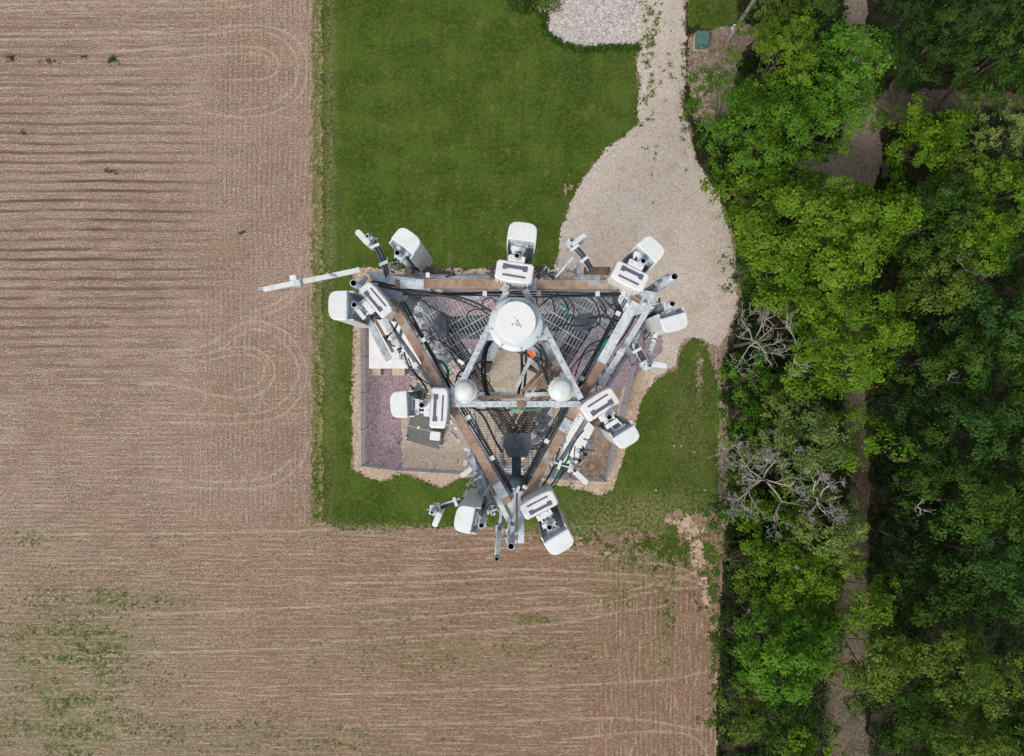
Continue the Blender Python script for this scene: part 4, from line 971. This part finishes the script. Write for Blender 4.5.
# frame carrying the dish
fr = [((507, 291), (453, 401)), ((525, 290), (581, 399)), ((452, 404), (582, 404)), ((480, 338), (552, 338))]
for i, (a, b) in enumerate(fr):
    m = MB(); A, B = at(*a, 11.62 + i * .006), at(*b, 11.62 + i * .006); m.bar(A, B, .105 if i < 3 else .08, .05)
    u = (B - A).normalized(); s = Vector((-u.y, u.x, 0)) * .042; m.bar(A + s + Vector((0, 0, .03)), B + s + Vector((0, 0, .03)), .012, .03)
    for k in range(10): m.lathe(A.lerp(B, (k + .5) / 10) + Vector((0, 0, .025)), [(.014, 0), (.014, .012)], 8)
    m.build('frame_bar', 'frame_zinc', plat)
m = MB(); m.box(at(521, 404, 11.56), (.13, .13, .07)); m.build('rusty_clamp', 'rust_brown', plat)
DI = 12.3
for a, b, mt in (((478, 398), (524, 396), 'rust_brown'), ((525, 395), (543, 394), 'pale_galvanised'), ((478, 394), (466, 372), 'rust_brown'), ((522, 392), (556, 356), 'rust_brown'), ((528, 392), (562, 358), 'weathered_beam'), ((516, 388), (534, 352), 'pale_galvanised'), ((536, 396), (566, 364), 'rust_brown'),
                 ((540, 348), (566, 388), 'pad_grey'), ((545, 342), (572, 382), 'galvanised')):
    m = MB(); DI += .017; m.bar(at(*a, DI), at(*b, DI), .07, .012); m.bar(at(*a, DI + .075), at(*b, DI + .075), .03, .11); m.build('inner_beam', mt, plat)
for (px, py), r_ in (((452, 391), .09), ((505, 288), .07)):
    m = MB(); m.box(at(px, py, 11.58), (.14, .1, .05), .9); m.build('joint_plate', 'galvanised', plat)
for a, b in (((449, 336), (483, 337)), ((552, 337), (566, 332)), ((470, 292), (474, 298)), ((420, 302), (436, 318)), ((424, 296), (448, 309)), ((409, 310), (428, 322)), ((409, 318), (424, 345)), ((414, 322), (430, 352))):
    m = MB(); m.bar(at(*a, 13.6), at(*b, 13.6), .09, .04); m.build('under_beam', 'pale_galvanised', plat)

# loose cables looping over and under the floor
def cable(pts, d, r=.018, mat='cable_black', sag=.0):
    P = [at(x, y, d + (sag * math.sin(math.pi * i / (len(pts) - 1)))) for i, (x, y) in enumerate(pts)]
    m = MB(); m.tube(smooth_path(P, 6), r * (.78 if mat == 'cable_black' else 1), 7); m.build('cable', mat, plat)
CB = [([(368, 283), (400, 290), (430, 294), (462, 298), (480, 305), (494, 313)], 11.8, .028), ([(372, 281), (420, 292), (452, 298), (478, 308), (496, 320)], 11.9, .02),
      ([(490, 338), (484, 352), (482, 370), (484, 385), (487, 396)], 12.6, .034), ([(495, 336), (487, 350), (485, 372), (488, 392), (492, 400)], 12.65, .03),
      ([(521, 345), (522, 365), (521, 380), (518, 396)], 12.6, .034), ([(526, 346), (526, 366), (525, 382), (523, 396)], 12.65, .028),
      ([(505, 346), (520, 352), (535, 358), (545, 362)], 12.2, .036), ([(515, 350), (530, 356), (542, 368), (547, 378)], 12.2, .03), ([(540, 344), (546, 356), (546, 370), (549, 386)], 12.2, .024),
      ([(483, 360), (470, 368), (460, 372), (455, 385), (453, 400)], 11.9, .022), ([(486, 368), (477, 370), (466, 376), (456, 376)], 12.3, .018),
      ([(486, 375), (490, 380), (487, 388), (490, 394)], 12.3, .010), ([(462, 405), (480, 410), (492, 409), (503, 411), (520, 406)], 12.6, .02), ([(470, 405), (483, 416), (495, 440), (502, 452)], 13.4, .03),
      ([(418, 296), (428, 305), (440, 312), (447, 320), (448, 340)], 12.5, .014), ([(466, 318), (470, 311), (482, 309), (494, 312)], 12.4, .016), ([(482, 308), (484, 300), (492, 298), (496, 302)], 12.2, .014),
      ([(420, 345), (428, 339), (438, 340), (450, 348), (462, 360)], 12.5, .018), ([(416, 338), (424, 330), (432, 336), (428, 346)], 12.5, .016), ([(470, 356), (478, 345), (486, 335)], 12.2, .012),
      ([(536, 296), (539, 306), (551, 298), (555, 312)], 12.4, .016), ([(550, 294), (562, 298), (568, 308), (567, 322)], 12.4, .018), ([(556, 293), (570, 300), (574, 310), (570, 325)], 12.5, .014),
      ([(586, 294), (596, 304), (600, 322), (588, 330)], 12.4, .02), ([(592, 293), (600, 300), (606, 312), (596, 318)], 12.4, .018), ([(600, 294), (612, 308), (622, 316)], 12.4, .02),
      ([(590, 318), (602, 316), (614, 320), (624, 322)], 12.4, .022), ([(575, 376), (582, 356), (590, 345), (606, 338), (618, 332)], 12.4, .016), ([(596, 322), (606, 330), (614, 328)], 12.5, .014),
      ([(566, 382), (576, 362), (592, 350), (606, 352)], 12.6, .014), ([(552, 330), (566, 324), (580, 326), (590, 322)], 12.6, .014), ([(530, 342), (540, 352), (543, 370), (548, 384)], 12.3, .020),
      ([(548, 436), (560, 440), (566, 432)], 13.4, .012), ([(520, 447), (534, 449), (548, 446)], 13.4, .014), ([(600, 306), (616, 330), (608, 348), (592, 372), (578, 388)], 12.3, .022),
      ([(560, 478), (570, 452), (576, 440), (584, 430)], 12.1, .015), ([(575, 446), (574, 465), (578, 474)], 12.1, .012), ([(553, 488), (566, 470), (580, 466)], 12.1, .014),
      ([(560, 448), (552, 470), (540, 490)], 12.2, .02), ([(505, 492), (512, 500), (520, 496)], 12.1, .016), ([(404, 352), (410, 368), (422, 382), (428, 392)], 12.1, .02), ([(408, 358), (416, 374), (428, 384)], 12.2, .016),
      ([(632, 330), (626, 344), (614, 356)], 12.1, .018), ([(640, 306), (628, 330), (616, 346)], 12.1, .02), ([(640, 300), (650, 316), (652, 330), (644, 340)], 12.2, .014)]
for pts, d, r in CB: cable(pts, d, r)
for pts, d, r in [([(437, 360), (443, 363), (448, 371), (447, 384)], 12.2, .03), ([(543, 380), (555, 384), (566, 386)], 12.2, .016), ([(560, 304), (567, 309), (568, 318)], 12.3, .018), ([(618, 336), (606, 341), (598, 360), (584, 384)], 12.05, .022),
                  ([(626, 312), (624, 322), (616, 332)], 11.9, .02), ([(570, 456), (562, 468), (554, 482), (546, 490)], 12.1, .02), ([(496, 294), (500, 300), (494, 302)], 12.2, .016), ([(508, 408), (530, 410), (546, 406)], 12.2, .014), ([(548, 391), (552, 397), (560, 402)], 12.1, .02)]:
    cable(pts, d, r, 'cable_green')
cable([(486, 342), (489, 339)], 12.1, .035, 'cable_blue')
for a, b in (((516, 348), (522, 350)), ((529, 351), (534, 357))): 
    m = MB(); m.bar(at(*a, 12.1), at(*b, 12.1), .075, .05); m.build('strap', 'orange_strap', plat)
m = MB(); m.box(at(450, 382, 11.8), (.04, .07, .04)); m.box(at(452, 374, 11.8), (.03, .03, .03)); m.build('tag', 'red_tag', plat)
# white junction boxes and clamps clipped around the platform
for (px, py, w, h, a, d) in ((461, 362, .12, .06, -.6, 11.5), (415, 365, .10, .09, .6, 11.7), (466, 449, .07, .07, .3, 12.2), (456, 428, .06, .06, .2, 12.2), (451, 422, .07, .07, .7, 12.2), (428, 275, .07, .09, 0, 11.8), (620, 353, .12, .06, -.5, 11.8), (518, 489, .05, .12, -.4, 11.7), (525, 487, .09, .06, -.5, 11.7),
                         (627, 305, .07, .06, -.4, 11.7), (644, 304, .06, .06, .4, 11.9), (471, 298, .32, .06, 0.02, 12.1), (611, 353, .05, .05, 0, 12.1), (536, 273, .07, .09, .1, 12.4), (562, 277, .10, .05, 0, 12.4)):
    m = MB(); m.bevbox(at(px, py, d), (w, h, .07), a, b=.012, up=.01, n=1); m.build('junction_box', 'white_plastic', plat)
for k in range(60):
    px, py = rt.choice([(rt.uniform(412, 455), rt.uniform(300, 372)), (rt.uniform(548, 608), rt.uniform(298, 345)), (rt.uniform(470, 560), rt.uniform(410, 470))]); a = rt.choice([.9, -.9, 1.4, .2, -.5]) + rt.uniform(-.2, .2); L = rt.uniform(5, 17)
    if px < 455 and py > 330 + (455 - px) * -1.2 + 50: continue
    m = MB(); dd = rt.uniform(13.6, 15); m.bar(at(px - L * math.cos(a), py - L * math.sin(a), dd), at(px + L * math.cos(a), py + L * math.sin(a), dd + rt.uniform(-.2, .2)), rt.choice([.03, .045, .07, .1]), .04); m.build('under_brace', rt.choice(['pale_galvanised', 'white_plastic', 'galvanised', 'pale_galvanised']), plat)
# second carrier's remote radios hanging on short posts under the floor
rr_ = random.Random(12)
for (px, py, w, h, a, c_) in ((572, 300, .42, .26, .9, 'white_plastic'), (588, 306, .4, .24, 1.0, 'white_plastic'), (604, 302, .36, .2, -1.0, 'pale_galvanised'), (560, 316, .34, .16, .4, 'galvanised'), (544, 302, .5, .1, 1.4, 'pale_galvanised'), (556, 300, .5, .08, -1.2, 'pale_galvanised'), (610, 310, .5, .12, .9, 'galvanised'),
                           (432, 352, .34, .14, .5, 'pale_galvanised'), (445, 356, .3, .2, -.9, 'galvanised'), (427, 340, .4, .1, -.9, 'pale_galvanised'), (466, 333, .6, .18, .05, 'galvanised'), (478, 452, .05, .5, .0, 'pale_galvanised'), (502, 462, .06, 1.0, 0, 'pale_galvanised'), (552, 440, .5, .12, .7, 'white_plastic'),
                           (560, 425, .14, .9, -.25, 'white_roof'), (546, 455, .22, .3, .3, 'white_plastic'), (536, 463, .14, .2, .2, 'white_radio'), (542, 425, .5, .14, .9, 'white_plastic'), (550, 452, .4, .1, -.6, 'pale_galvanised'), (558, 440, .3, .2, .4, 'white_plastic'), (536, 447, .4, .06, .5, 'pale_galvanised'), (530, 475, .3, .12, .2, 'beige_steel'), (544, 412, .5, .12, 1.0, 'galvanised'), (566, 418, .3, .12, 1.1, 'white_plastic'), (500, 425, .4, .08, 1.2, 'pale_galvanised'), (513, 420, .1, .3, -.5, 'beige_steel'), (524, 415, .1, .4, -.6, 'weathered_beam'), (492, 470, .2, .2, .4, 'pale_galvanised'), (524, 470, .12, .16, .4, 'white_plastic'), (560, 432, .12, .5, -.5, 'white_plastic'), (553, 447, .14, .4, -.6, 'white_cap'), (548, 462, .3, .12, .9, 'white_cap'), (566, 411, .14, .4, -.2, 'white_plastic'), (541, 436, .08, .5, -.9, 'pale_galvanised'), (476, 425, .06, .9, .25, 'pale_galvanised'), (534, 428, .06, .5, .7, 'white_plastic'), (575, 400, .3, .2, .6, 'pale_galvanised'), (568, 340, .3, .12, .8, 'pale_galvanised'), (590, 348, .5, .1, 1.0, 'galvanised'), (548, 345, .36, .16, -.9, 'pad_grey'),
                           (582, 380, .16, .34, .5, 'white_plastic'), (588, 372, .2, .16, .9, 'white_radio'), (536, 336, .12, .3, .5, 'beige_steel'), (545, 330, .1, .26, -.5, 'beige_steel')):
    m = MB(); p = at(px, py, 14.2); m.box(p, (w, h, .3), a); m.box(p + Vector((0, 0, .16)), (w * .7, h * .5, .03), a); m.bar(p, p + Vector((0, 0, 1.2)), .03, .03); m.build('hanging_radio', c_, plat)

# U-bolts, brackets and stubs clamped to the outside of the faces
for (px, py, n) in ((392, 340, 5), (398, 352, 8), (412, 374, 6), (418, 388, 7), (424, 396, 5), (578, 462, 7), (590, 442, 5), (585, 452, 5), (602, 374, 6), (594, 384, 5), (634, 306, 6), (655, 306, 7), (646, 322, 6), (642, 334, 5),
                    (482, 502, 7), (494, 512, 7), (474, 482, 5), (488, 492, 6), (402, 262, 7), (392, 268, 6), (540, 272, 5), (548, 275, 5), (492, 274, 4), (450, 274, 4), (572, 272, 5), (610, 366, 4), (566, 474, 5), (456, 434, 4), (466, 462, 4)):
    m = MB(); m2 = MB(); last = {}
    for k in range(n):
        p = at(px + rt.gauss(0, 4.2), py + rt.gauss(0, 4.2), 12.3 + rt.gauss(0, .15)); a = rt.uniform(0, 3.14); q = rt.random()
        t_ = m if rt.random() < .7 else m2
        if id(t_) in last: t_.tube([last[id(t_)], p], .014, 6)
        last[id(t_)] = p
        if q < .45: t_.box(p, (rt.uniform(.04, .12), rt.uniform(.025, .06), rt.uniform(.03, .08)), a)
        elif q < .75: v = Vector((math.cos(a), math.sin(a), rt.uniform(-.4, .4))) * rt.uniform(.06, .16); t_.tube([p - v, p + v], rt.uniform(.008, .02), 6)
        else: v = Vector((math.cos(a), math.sin(a), 0)) * .05; t_.box(p, (.12, .03, .02), a); t_.tube(smooth_path([p - v, p - v + Vector((0, 0, .06)) + v * .2, p + v + Vector((0, 0, .06)), p + v], 3), .009, 6)
    if m.v: m.build('bracket', rt.choice(['pale_galvanised', 'galvanised', 'pale_galvanised', 'white_plastic']), plat)
    if m2.v: m2.build('clamp', rt.choice(['dark_steel', 'cable_black', 'rust_brown']), plat)
# ------------------------------------------------------------ dish and the two small domes
d0 = at(515.5, 322, 11.1)
dish = empty('dish_antenna', at(515.5, 322, 11.6), 'round white covered dish antenna with grey rim facing up at the platform centre', 'antenna')
m = MB(); c_ = at(515.8, 324.5, 11.42); m.lathe(c_, [(.345, -.05), (.45, -.02), (.458, .0), (.45, .02), (.38, .035), (.345, .035)], 56); m.build('rim', 'rim_grey', dish)
m = MB(); c_ = at(515.8, 322, 11.42); m.lathe(c_, [(.345, -.04), (.338, .15), (.325, .165)], 56); m.build('radome', 'white_radome', dish)
for (dx, dy, s_) in ((.02, -.07, .022), (.05, -.03, .016), (-.02, .06, .014), (-.06, -.06, .018), (.09, -.10, .014), (.03, .01, .02), (.07, -.07, .024), (.0, -.03, .013)):
    m = MB(); m.lathe(c_ + Vector((dx * .9, dy * .9, .1655)), [(s_, 0), (s_ * .9, .004)], 9); m.build('dirt_spot', 'dirt_mark', dish)
for k in range(8):
    a = k * math.pi / 4 + .2; m = MB(); q = at(515.8, 324.5, 11.40); m.box(q + Vector((.42 * math.cos(a), .42 * math.sin(a), .02)), (.04, .03, .025), a); m.build('bolt', 'galvanised', dish)
for (px, py, lb, r_) in ((465, 391, 'round white dome antenna at the lower left corner of the inner frame', .2), (561, 389.5, 'white dome antenna on a square plate at the lower right of the inner frame', .205)):
    c_ = at(px, py, 11.7); dm = empty('dome_antenna', c_, lb, 'antenna', 'small dome antennas on the platform')
    m = MB(); m.lathe(c_, [(r_ * .9, 0), (r_ * 1.08, .03), (r_ * 1.08, .08), (r_, .11), (r_ * .88, .11), (r_ * .84, .155), (r_ * .62, .19), (r_ * .3, .205), (r_ * .02, .21)], 36); m.build('dome', 'white_plastic', dm)
    m = MB()
    if px > 500: m.box(c_ + Vector((.06, -.05, -.02)), (.46, .42, .035), .35)
    else: m.box(c_ + Vector((0, 0, -.02)), (.3, .3, .035), .3)
    m.build('base_plate', 'white_radio' if px > 500 else 'galvanised', dm)
    for k in range(6): a = k * math.pi / 3; m = MB(); m.box(c_ + Vector((r_ * 1.1 * math.cos(a), r_ * 1.1 * math.sin(a), .05)), (.03, .03, .03), a); m.build('latch', 'galvanised', dm)

# ------------------------------------------------------------ panel antennas
def V2(a): return Vector((a[0], -a[1], 0)).normalized()
def panel(back, face, w, dp, pipe, label, L=1.75, d=11.2, shape=None, hang=True):
    w *= .955; dp *= .93; f = V2(face); s = Vector((-f.y, f.x, 0)); o_ = at(*back, d); M = Matrix((s, f, Vector((0, 0, 1)))).transposed()
    if M.determinant() < 0: s = -s; M = Matrix((s, f, Vector((0, 0, 1)))).transposed()
    root = empty('panel_antenna', o_ - Vector((0, 0, L)), label, 'antenna', 'big white panel antennas round the platform')
    n = 12; pts = [(w / 2, 0)]
    for k in range(n + 1):           # bowed front with rounded shoulders
        t = math.pi * k / n; c0 = math.cos(t)
        x = math.copysign(abs(c0) ** .62, c0) * w / 2 * .985; y = dp * (.45 + .55 * math.sin(t) ** .75)
        pts.append((x, y))
    pts.append((-w / 2, 0))
    if M.determinant() < 0: pts.reverse()
    m = MB(); m.prism(pts, o_ - Vector((0, 0, L / 2)), L, up=.018, M=M); m.build('radome', 'white_plastic', root)
    m = MB(); m.prism([(x * 1.012, y * 1.012) for x, y in pts], o_ + Vector((0, 0, .008)), .05, up=.018, M=M)
    for k in range(6): m.lathe(o_ + M @ Vector(((k - 2.5) * w * .16, .03, .03)), [(.008, 0), (.008, .008)], 6)
    m.build('end_cap', 'white_cap', root)
    # tray shaped back: lips either side, darker plate, ribs
    m = MB()
    for sg in (-1, 1): m.box(o_ + M @ Vector((sg * (w / 2 - .012), -.045, -L / 2 - .01)), (.022, .088, L - .04), M=M)
    m.box(o_ + M @ Vector((0, -.045, -L + .03)), (w - .05, .086, .022), M=M); m.build('side_lip', 'white_plastic', root)
    m = MB(); m.box(o_ + M @ Vector((0, -.008, -L / 2 - .02)), (w - .05, .014, L - .1), M=M)
    for k in range(7): m.box(o_ + M @ Vector((0, -.022, -.15 - k * (L - .25) / 6)), (w - .06, .016, .03), M=M)
    m.box(o_ + M @ Vector((.1, -.025, -L / 2)), (.05, .02, L - .2), M=M); m.build('back_plate', 'antenna_back', root)
    P = at(*pipe, d - .05); P.z = o_.z + .08
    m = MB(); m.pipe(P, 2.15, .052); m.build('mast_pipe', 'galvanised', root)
    for zz in (-.22, -1.35):          # clamp brackets between pipe and panel
        q = Vector((P.x, P.y, o_.z + zz)); e = o_ + Vector((0, 0, zz)) - f * .01
        m = MB(); m.box(q, (.15, .13, .07), M=M); m.bar(q + s * .05, e + s * .09, .03, .05); m.bar(q - s * .05, e - s * .09, .03, .05)
        m.box(e - f * .03, (.24, .05, .08), M=M)
        for sg in (-1, 1): m.tube([q + s * .06 * sg - f * .09, q + s * .06 * sg + f * .09], .009, 6)
        m.build('bracket', 'pale_galvanised', root)
    for k in range(5):
        x = (k - 2) * w * .15; m = MB(); a = o_ + M @ Vector((x, -.05, -L + .06)); b = Vector((P.x, P.y, a.z)) - f * .1 + s * (k - 2) * .04
        m.tube(smooth_path([a, a - f * .05 + Vector((0, 0, .15 + .05 * k)), (a + b) / 2 + Vector((0, 0, .45)), b + Vector((0, 0, .1)), b - f * .15 - Vector((0, 0, .2))], 4), .011, 6); m.build('jumper_cable', 'cable_black', root)
    c_ = at(513, 352, 12.6); q = Vector((P.x, P.y, c_.z)); v = Vector((c_.x - q.x, c_.y - q.y, 0)).normalized()
    m = MB(); m.bar(q + v * .02, q + v * .75, .07, .07); m.box(q, (.16, .15, .12), math.atan2(v.y, v.x)); m.bar(q, q - Vector((0, 0, .45)), .05, .05)
    q2 = q - Vector((0, 0, .45)); m.bar(q2, q2 + v * .6, .05, .05); m.box(q2, (.14, .14, .08), math.atan2(v.y, v.x)); m.build('mounting_arm', 'galvanised', root)
    return root
panel((402.5, 246.5), (.59, -.81), .47, .30, (397.5, 253), 'white panel antenna facing the lawn at the upper left corner without radio box')
panel((347.5, 305.5), (-1, .0), .51, .33, (354.5, 305), 'white panel antenna pointing left at the upper left platform corner')
panel((521.5, 240.5), (.13, -1), .50, .32, (517, 256), 'white panel antenna pointing up the picture at the middle of the top rail')
panel((646.5, 254), (.69, -.72), .46, .29, (643, 261), 'white panel antenna at the upper right platform corner over the driveway')
panel((672.5, 315.5), (.28, .96), .46, .28, (672, 304), 'white panel antenna sticking out right over the driveway below the upper right corner', L=1.75)
panel((623, 431.5), (.53, .85), .44, .27, (609, 417), 'white panel antenna at the middle of the right rail beside the right fence')
panel((555.5, 535.5), (.52, .86), .49, .31, (549.5, 527), 'white panel antenna at the right of the bottom corner over the field edge')
panel((473, 520.5), (-.97, -.2), .47, .32, (481.5, 525), 'white panel antenna at the left of the bottom corner over the lawn edge')
panel((407.5, 404), (-1, .05), .46, .30, (422, 405), 'white panel antenna pointing left at the middle of the left rail')

# ------------------------------------------------------------ radio boxes behind the panels
def radio(c, along, w, dp, side, label, d=11.35, h=.62):
    # along: picture direction of the long side, side: picture direction towards the panel
    u = V2(along); f = V2(side); f = (f - u * f.dot(u)).normalized(); M = Matrix((u, f, Vector((0, 0, 1)))).transposed(); o_ = at(*c, d)
    root = empty('radio_unit', o_ - Vector((0, 0, h)), label, 'radio unit', 'white radio boxes behind the panel antennas')
    b = .035; x0, y0 = w / 2, dp / 2
    pts = [(-x0 + b, y0), (x0 - b, y0), (x0, y0 - b), (x0, -y0 + b), (x0 - b, -y0 + .008), (x0 * .5, -y0 - .012), (0, -y0 - .018), (-x0 * .5, -y0 - .012), (-x0 + b, -y0 + .008), (-x0, -y0 + b), (-x0, y0 - b)]
    pts = pts[::-1]
    m = MB(); m.prism(pts, o_ - Vector((0, 0, h / 2)), h, up=.03, M=M)
    if M.determinant() < 0:
        m.f = [f_[::-1] for f_ in m.f]
    m.build('housing', 'white_radio', root)
    m = MB(); T_ = lambda x, y, z: o_ + M @ Vector((x, y, z))
    m.box(T_(0, dp * .22, .004), (w * .62, dp * .17, .012), M=M); m.box(T_(-w * .27, dp * .19, .004), (w * .12, dp * .27, .013), M=M); m.box(T_(w * .27, dp * .19, .004), (w * .12, dp * .27, .013), M=M); m.build('vent', 'vent_grey', root)
    m = MB(); m.box(T_(0, -dp * .24, .004), (w * .62, dp * .07, .012), M=M)
    for k in range(11): m.box(T_(-w * .28 + k * w * .056, -dp * .22, .005), (.012, dp * .09, .014), M=M)
    m.build('handle_slot', 'vent_grey', root)
    m = MB()
    for k in range(9): m.box(T_(-w * .4 + k * w * .1, -dp * .5 - .012, -h * .55), (.012, .03, h * .75), M=M)
    m.build('cooling_fin', 'white_radio', root)
    m = MB(); m.box(T_(0, dp * .5 + .05, -.03), (w * .44, .1, .06), M=M); m.box(T_(-w * .14, dp * .5 + .03, .006), (.03, .03, .016), M=M); m.box(T_(w * .1, dp * .5 + .03, .006), (.03, .03, .016), M=M)
    m.box(T_(0, dp * .5 + .22, -.05), (w * .38, .07, .08), M=M)
    for sg in (-1, 1): m.box(T_(sg * w * .13, dp * .5 + .14, -.07), (.03, .18, .05), M=M)
    m.build('mounting_bracket', 'white_radio', root)
    m = MB(); m.box(T_(0, 0, -h - .02), (w * .6, dp * .5, .05), M=M); m.build('connector_block', 'dark_steel', root)
    for k in range(4):
        m = MB(); a = T_(-w * .2 + k * w * .13, 0, -h - .02); m.tube(smooth_path([a, a - Vector((0, 0, .15)), a - Vector((.05 * k, .05, .35)), a - Vector((.1, -.1, .7))], 4), .012, 6); m.build('cable', 'cable_black', root)
radio((375.5, 299.5), (26, 31), .64, .25, (-1, .2), 'white radio box tilted over the upper left platform corner')
radio((514.5, 271.5), (37, 6), .63, .33, (0.13, -1), 'white radio box over the middle of the top rail')
radio((630.5, 276), (35, 17), .60, .32, (.5, -.9), 'white radio box at the upper right platform corner')
radio((600, 404.5), (33, -21), .63, .32, (.5, .85), 'white radio box over the middle of the right rail')
radio((539, 505), (33, -17), .62, .28, (.5, .86), 'white radio box beside the bottom corner of the platform')
radio((438.5, 408), (-1.5, 30), .68, .28, (-1, 0), 'white radio box over the middle of the left rail')

# ------------------------------------------------------------ slim outrigger antennas on side arms
def outrigger(armpts, tip, label, d=11.8, blue=False, brace=None):
    root = empty('outrigger_antenna', at(*armpts[0], d), label, 'antenna', 'slim outrigger antennas on side arms')
    m = MB(); P = smooth_path([at(x, y, d) for x, y in armpts], 5); m.tube(P, .042, 8); m.build('arm', 'galvanised', root)
    for j, o_ in enumerate((Vector((.035, .03, .045)), Vector((-.03, .02, .05)), Vector((.0, -.03, .055)))):
        m = MB(); m.tube([p + o_ for p in P], .017, 6); m.build('cable', 'cable_blue' if (blue and j == 1) else 'cable_black' if j != 1 else 'pale_galvanised', root)
    for t in (.35, .8): 
        m = MB(); q = P[int(t * (len(P) - 1))]; u = (P[-1] - P[0]).normalized(); m.box(q + Vector((0, 0, .04)), (.05, .16, .09), math.atan2(u.y, u.x)); m.build('cable_clamp', 'white_plastic', root)
    e = at(*armpts[-1], d); (a, b, w) = tip; A, B = at(*a, d - .25), at(*b, d - .25); u = (B - A).normalized(); ang = math.atan2(u.y, u.x); L = (B - A).length
    m = MB(); m.bevbox((A + B) / 2 - Vector((0, 0, .25)), (L, w, .5), ang, b=w * .42, up=.02); m.build('radome', 'white_plastic', root)
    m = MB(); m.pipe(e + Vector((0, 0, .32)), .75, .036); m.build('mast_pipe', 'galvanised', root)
    m = MB(); m.box(e, (.15, .13, .12), ang + .4); m.box(e + Vector((0, 0, .2)), (.12, .1, .05), ang); m.bar(e + Vector((0, 0, .12)), A.lerp(B, .3) - Vector((0, 0, .12)), .07, .08); m.bar(e - Vector((0, 0, .12)), A.lerp(B, .3) - Vector((0, 0, .36)), .06, .06)
    m.tube([e + Vector((-.12, 0, .05)), e + Vector((.12, .02, .05))], .01, 6); m.tube([e + Vector((0, -.12, .02)), e + Vector((.02, .12, .02))], .01, 6); m.build('bracket', 'pale_galvanised', root)
    if brace: m = MB(); m.tube([at(*brace[0], d), at(*brace[1], d + .1)], .022, 8); m.build('brace', 'pale_galvanised', root)
outrigger([(387, 276), (384, 264), (379, 252), (371, 240)], ((356, 230), (369, 244), .11), 'slim outrigger antenna with blue cable over the lawn at the upper left', blue=True)
outrigger([(590, 270), (584, 260), (578, 252), (570, 244)], ((573, 243), (586, 234), .085), 'slim outrigger antenna on a braced arm over the driveway above the top rail', brace=((573, 257), (556, 277)))
outrigger([(634, 345), (639, 355), (646, 366)], ((652, 363.5), (668, 366), .10), 'slim outrigger antenna on a bent arm over the red gravel right of the platform', brace=((650, 360), (655, 335)))
outrigger([(555, 462), (563, 466), (573, 468)], ((574, 471), (588, 484), .10), 'slim outrigger antenna in front of the white generator at the lower right')
outrigger([(462, 499), (450, 503), (434, 509)], ((440, 512), (434, 527), .105), 'slim outrigger antenna over the lawn left of the bottom corner')
# stack of white insulator beads on the bent arm
m = MB(); A, B = at(649, 357, 11.9), at(655, 335, 11.9)
for k in range(5): m.box(A.lerp(B, (k + .6) / 5), (.10, .07, .09), 1.2 + .25 * (k % 2))
tag(m.build('surge_protectors', 'white_plastic'), 'stack of small white surge protectors standing by the bent side arm at the right', 'surge protectors')
# boom, whip and bare pipes
boom = empty('side_boom', at(356, 271, 11.3), 'long pale boom reaching left over the field edge from the upper left corner', 'boom')
m = MB(); m.bar(at(264, 289.5, 11.3), at(360, 270, 11.3), .08, .06); m.build('boom_tube', 'white_plastic', boom)
m = MB(); m.bevbox(at(294, 278, 11.17), (.11, .09, .12), .2, b=.02, up=.01); m.box(at(299, 279, 11.25), (.06, .05, .06)); m.build('sensor_box', 'white_radio', boom)
m = MB(); m.bar(at(258, 288.5, 11.3), at(266, 289.5, 11.3), .05, .02); m.build('end_fitting', 'galvanised', boom)
m = MB(); m.box(at(298, 282.7, 11.262), (.10, .15, .10), .2); m.bar(at(326, 273.5, 11.25), at(336, 277.5, 11.25), .03, .02); m.build('clamp', 'galvanised', boom)
whip = empty('whip_antenna', at(497, 530, 12.2), 'pale greenish whip antenna standing at the bottom corner over the field', 'antenna')
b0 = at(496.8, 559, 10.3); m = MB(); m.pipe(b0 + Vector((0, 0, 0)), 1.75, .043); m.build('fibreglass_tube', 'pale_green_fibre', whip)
m = MB(); m.pipe(b0 + Vector((0, 0, .005)), .07, .048); m.build('end_cap', 'dark_steel', whip)
m = MB(); m.tube([b0 - Vector((0, 0, 1.75)), b0 - Vector((0, 0, 2.5))], .045, 10); m.box(b0 - Vector((0, 0, 2.1)), (.14, .14, .1)); m.bar(b0 - Vector((0, 0, 2.1)), b0 + Vector((.05, .45, -2.1)), .05, .05); m.build('base_clamp', 'galvanised', whip)
for (px, py, lb, tx, ty) in ((511, 546.5, 'empty grey mounting pipe at the bottom tip of the platform', 513, 520), (353.5, 283, 'empty grey mounting pipe beside the long pale boom at the upper left', 372, 280), (674.5, 276.5, 'empty grey mounting pipe at the far upper right tip', 655, 290)):
    P = at(px, py, 11.1); r_ = empty('mounting_pipe', P - Vector((0, 0, 1.9)), lb, 'pipe', 'empty mounting pipes at the platform corners')
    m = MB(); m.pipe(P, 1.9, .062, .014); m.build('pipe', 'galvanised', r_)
    for z in (.45, 1.1): 
        m = MB(); q = P - Vector((0, 0, z)); e = at(tx, ty, 12); e.z = q.z; m.bar(q, e, .07, .06); m.box(q, (.18, .16, .08), .4); m.build('clamp', 'galvanised', r_)
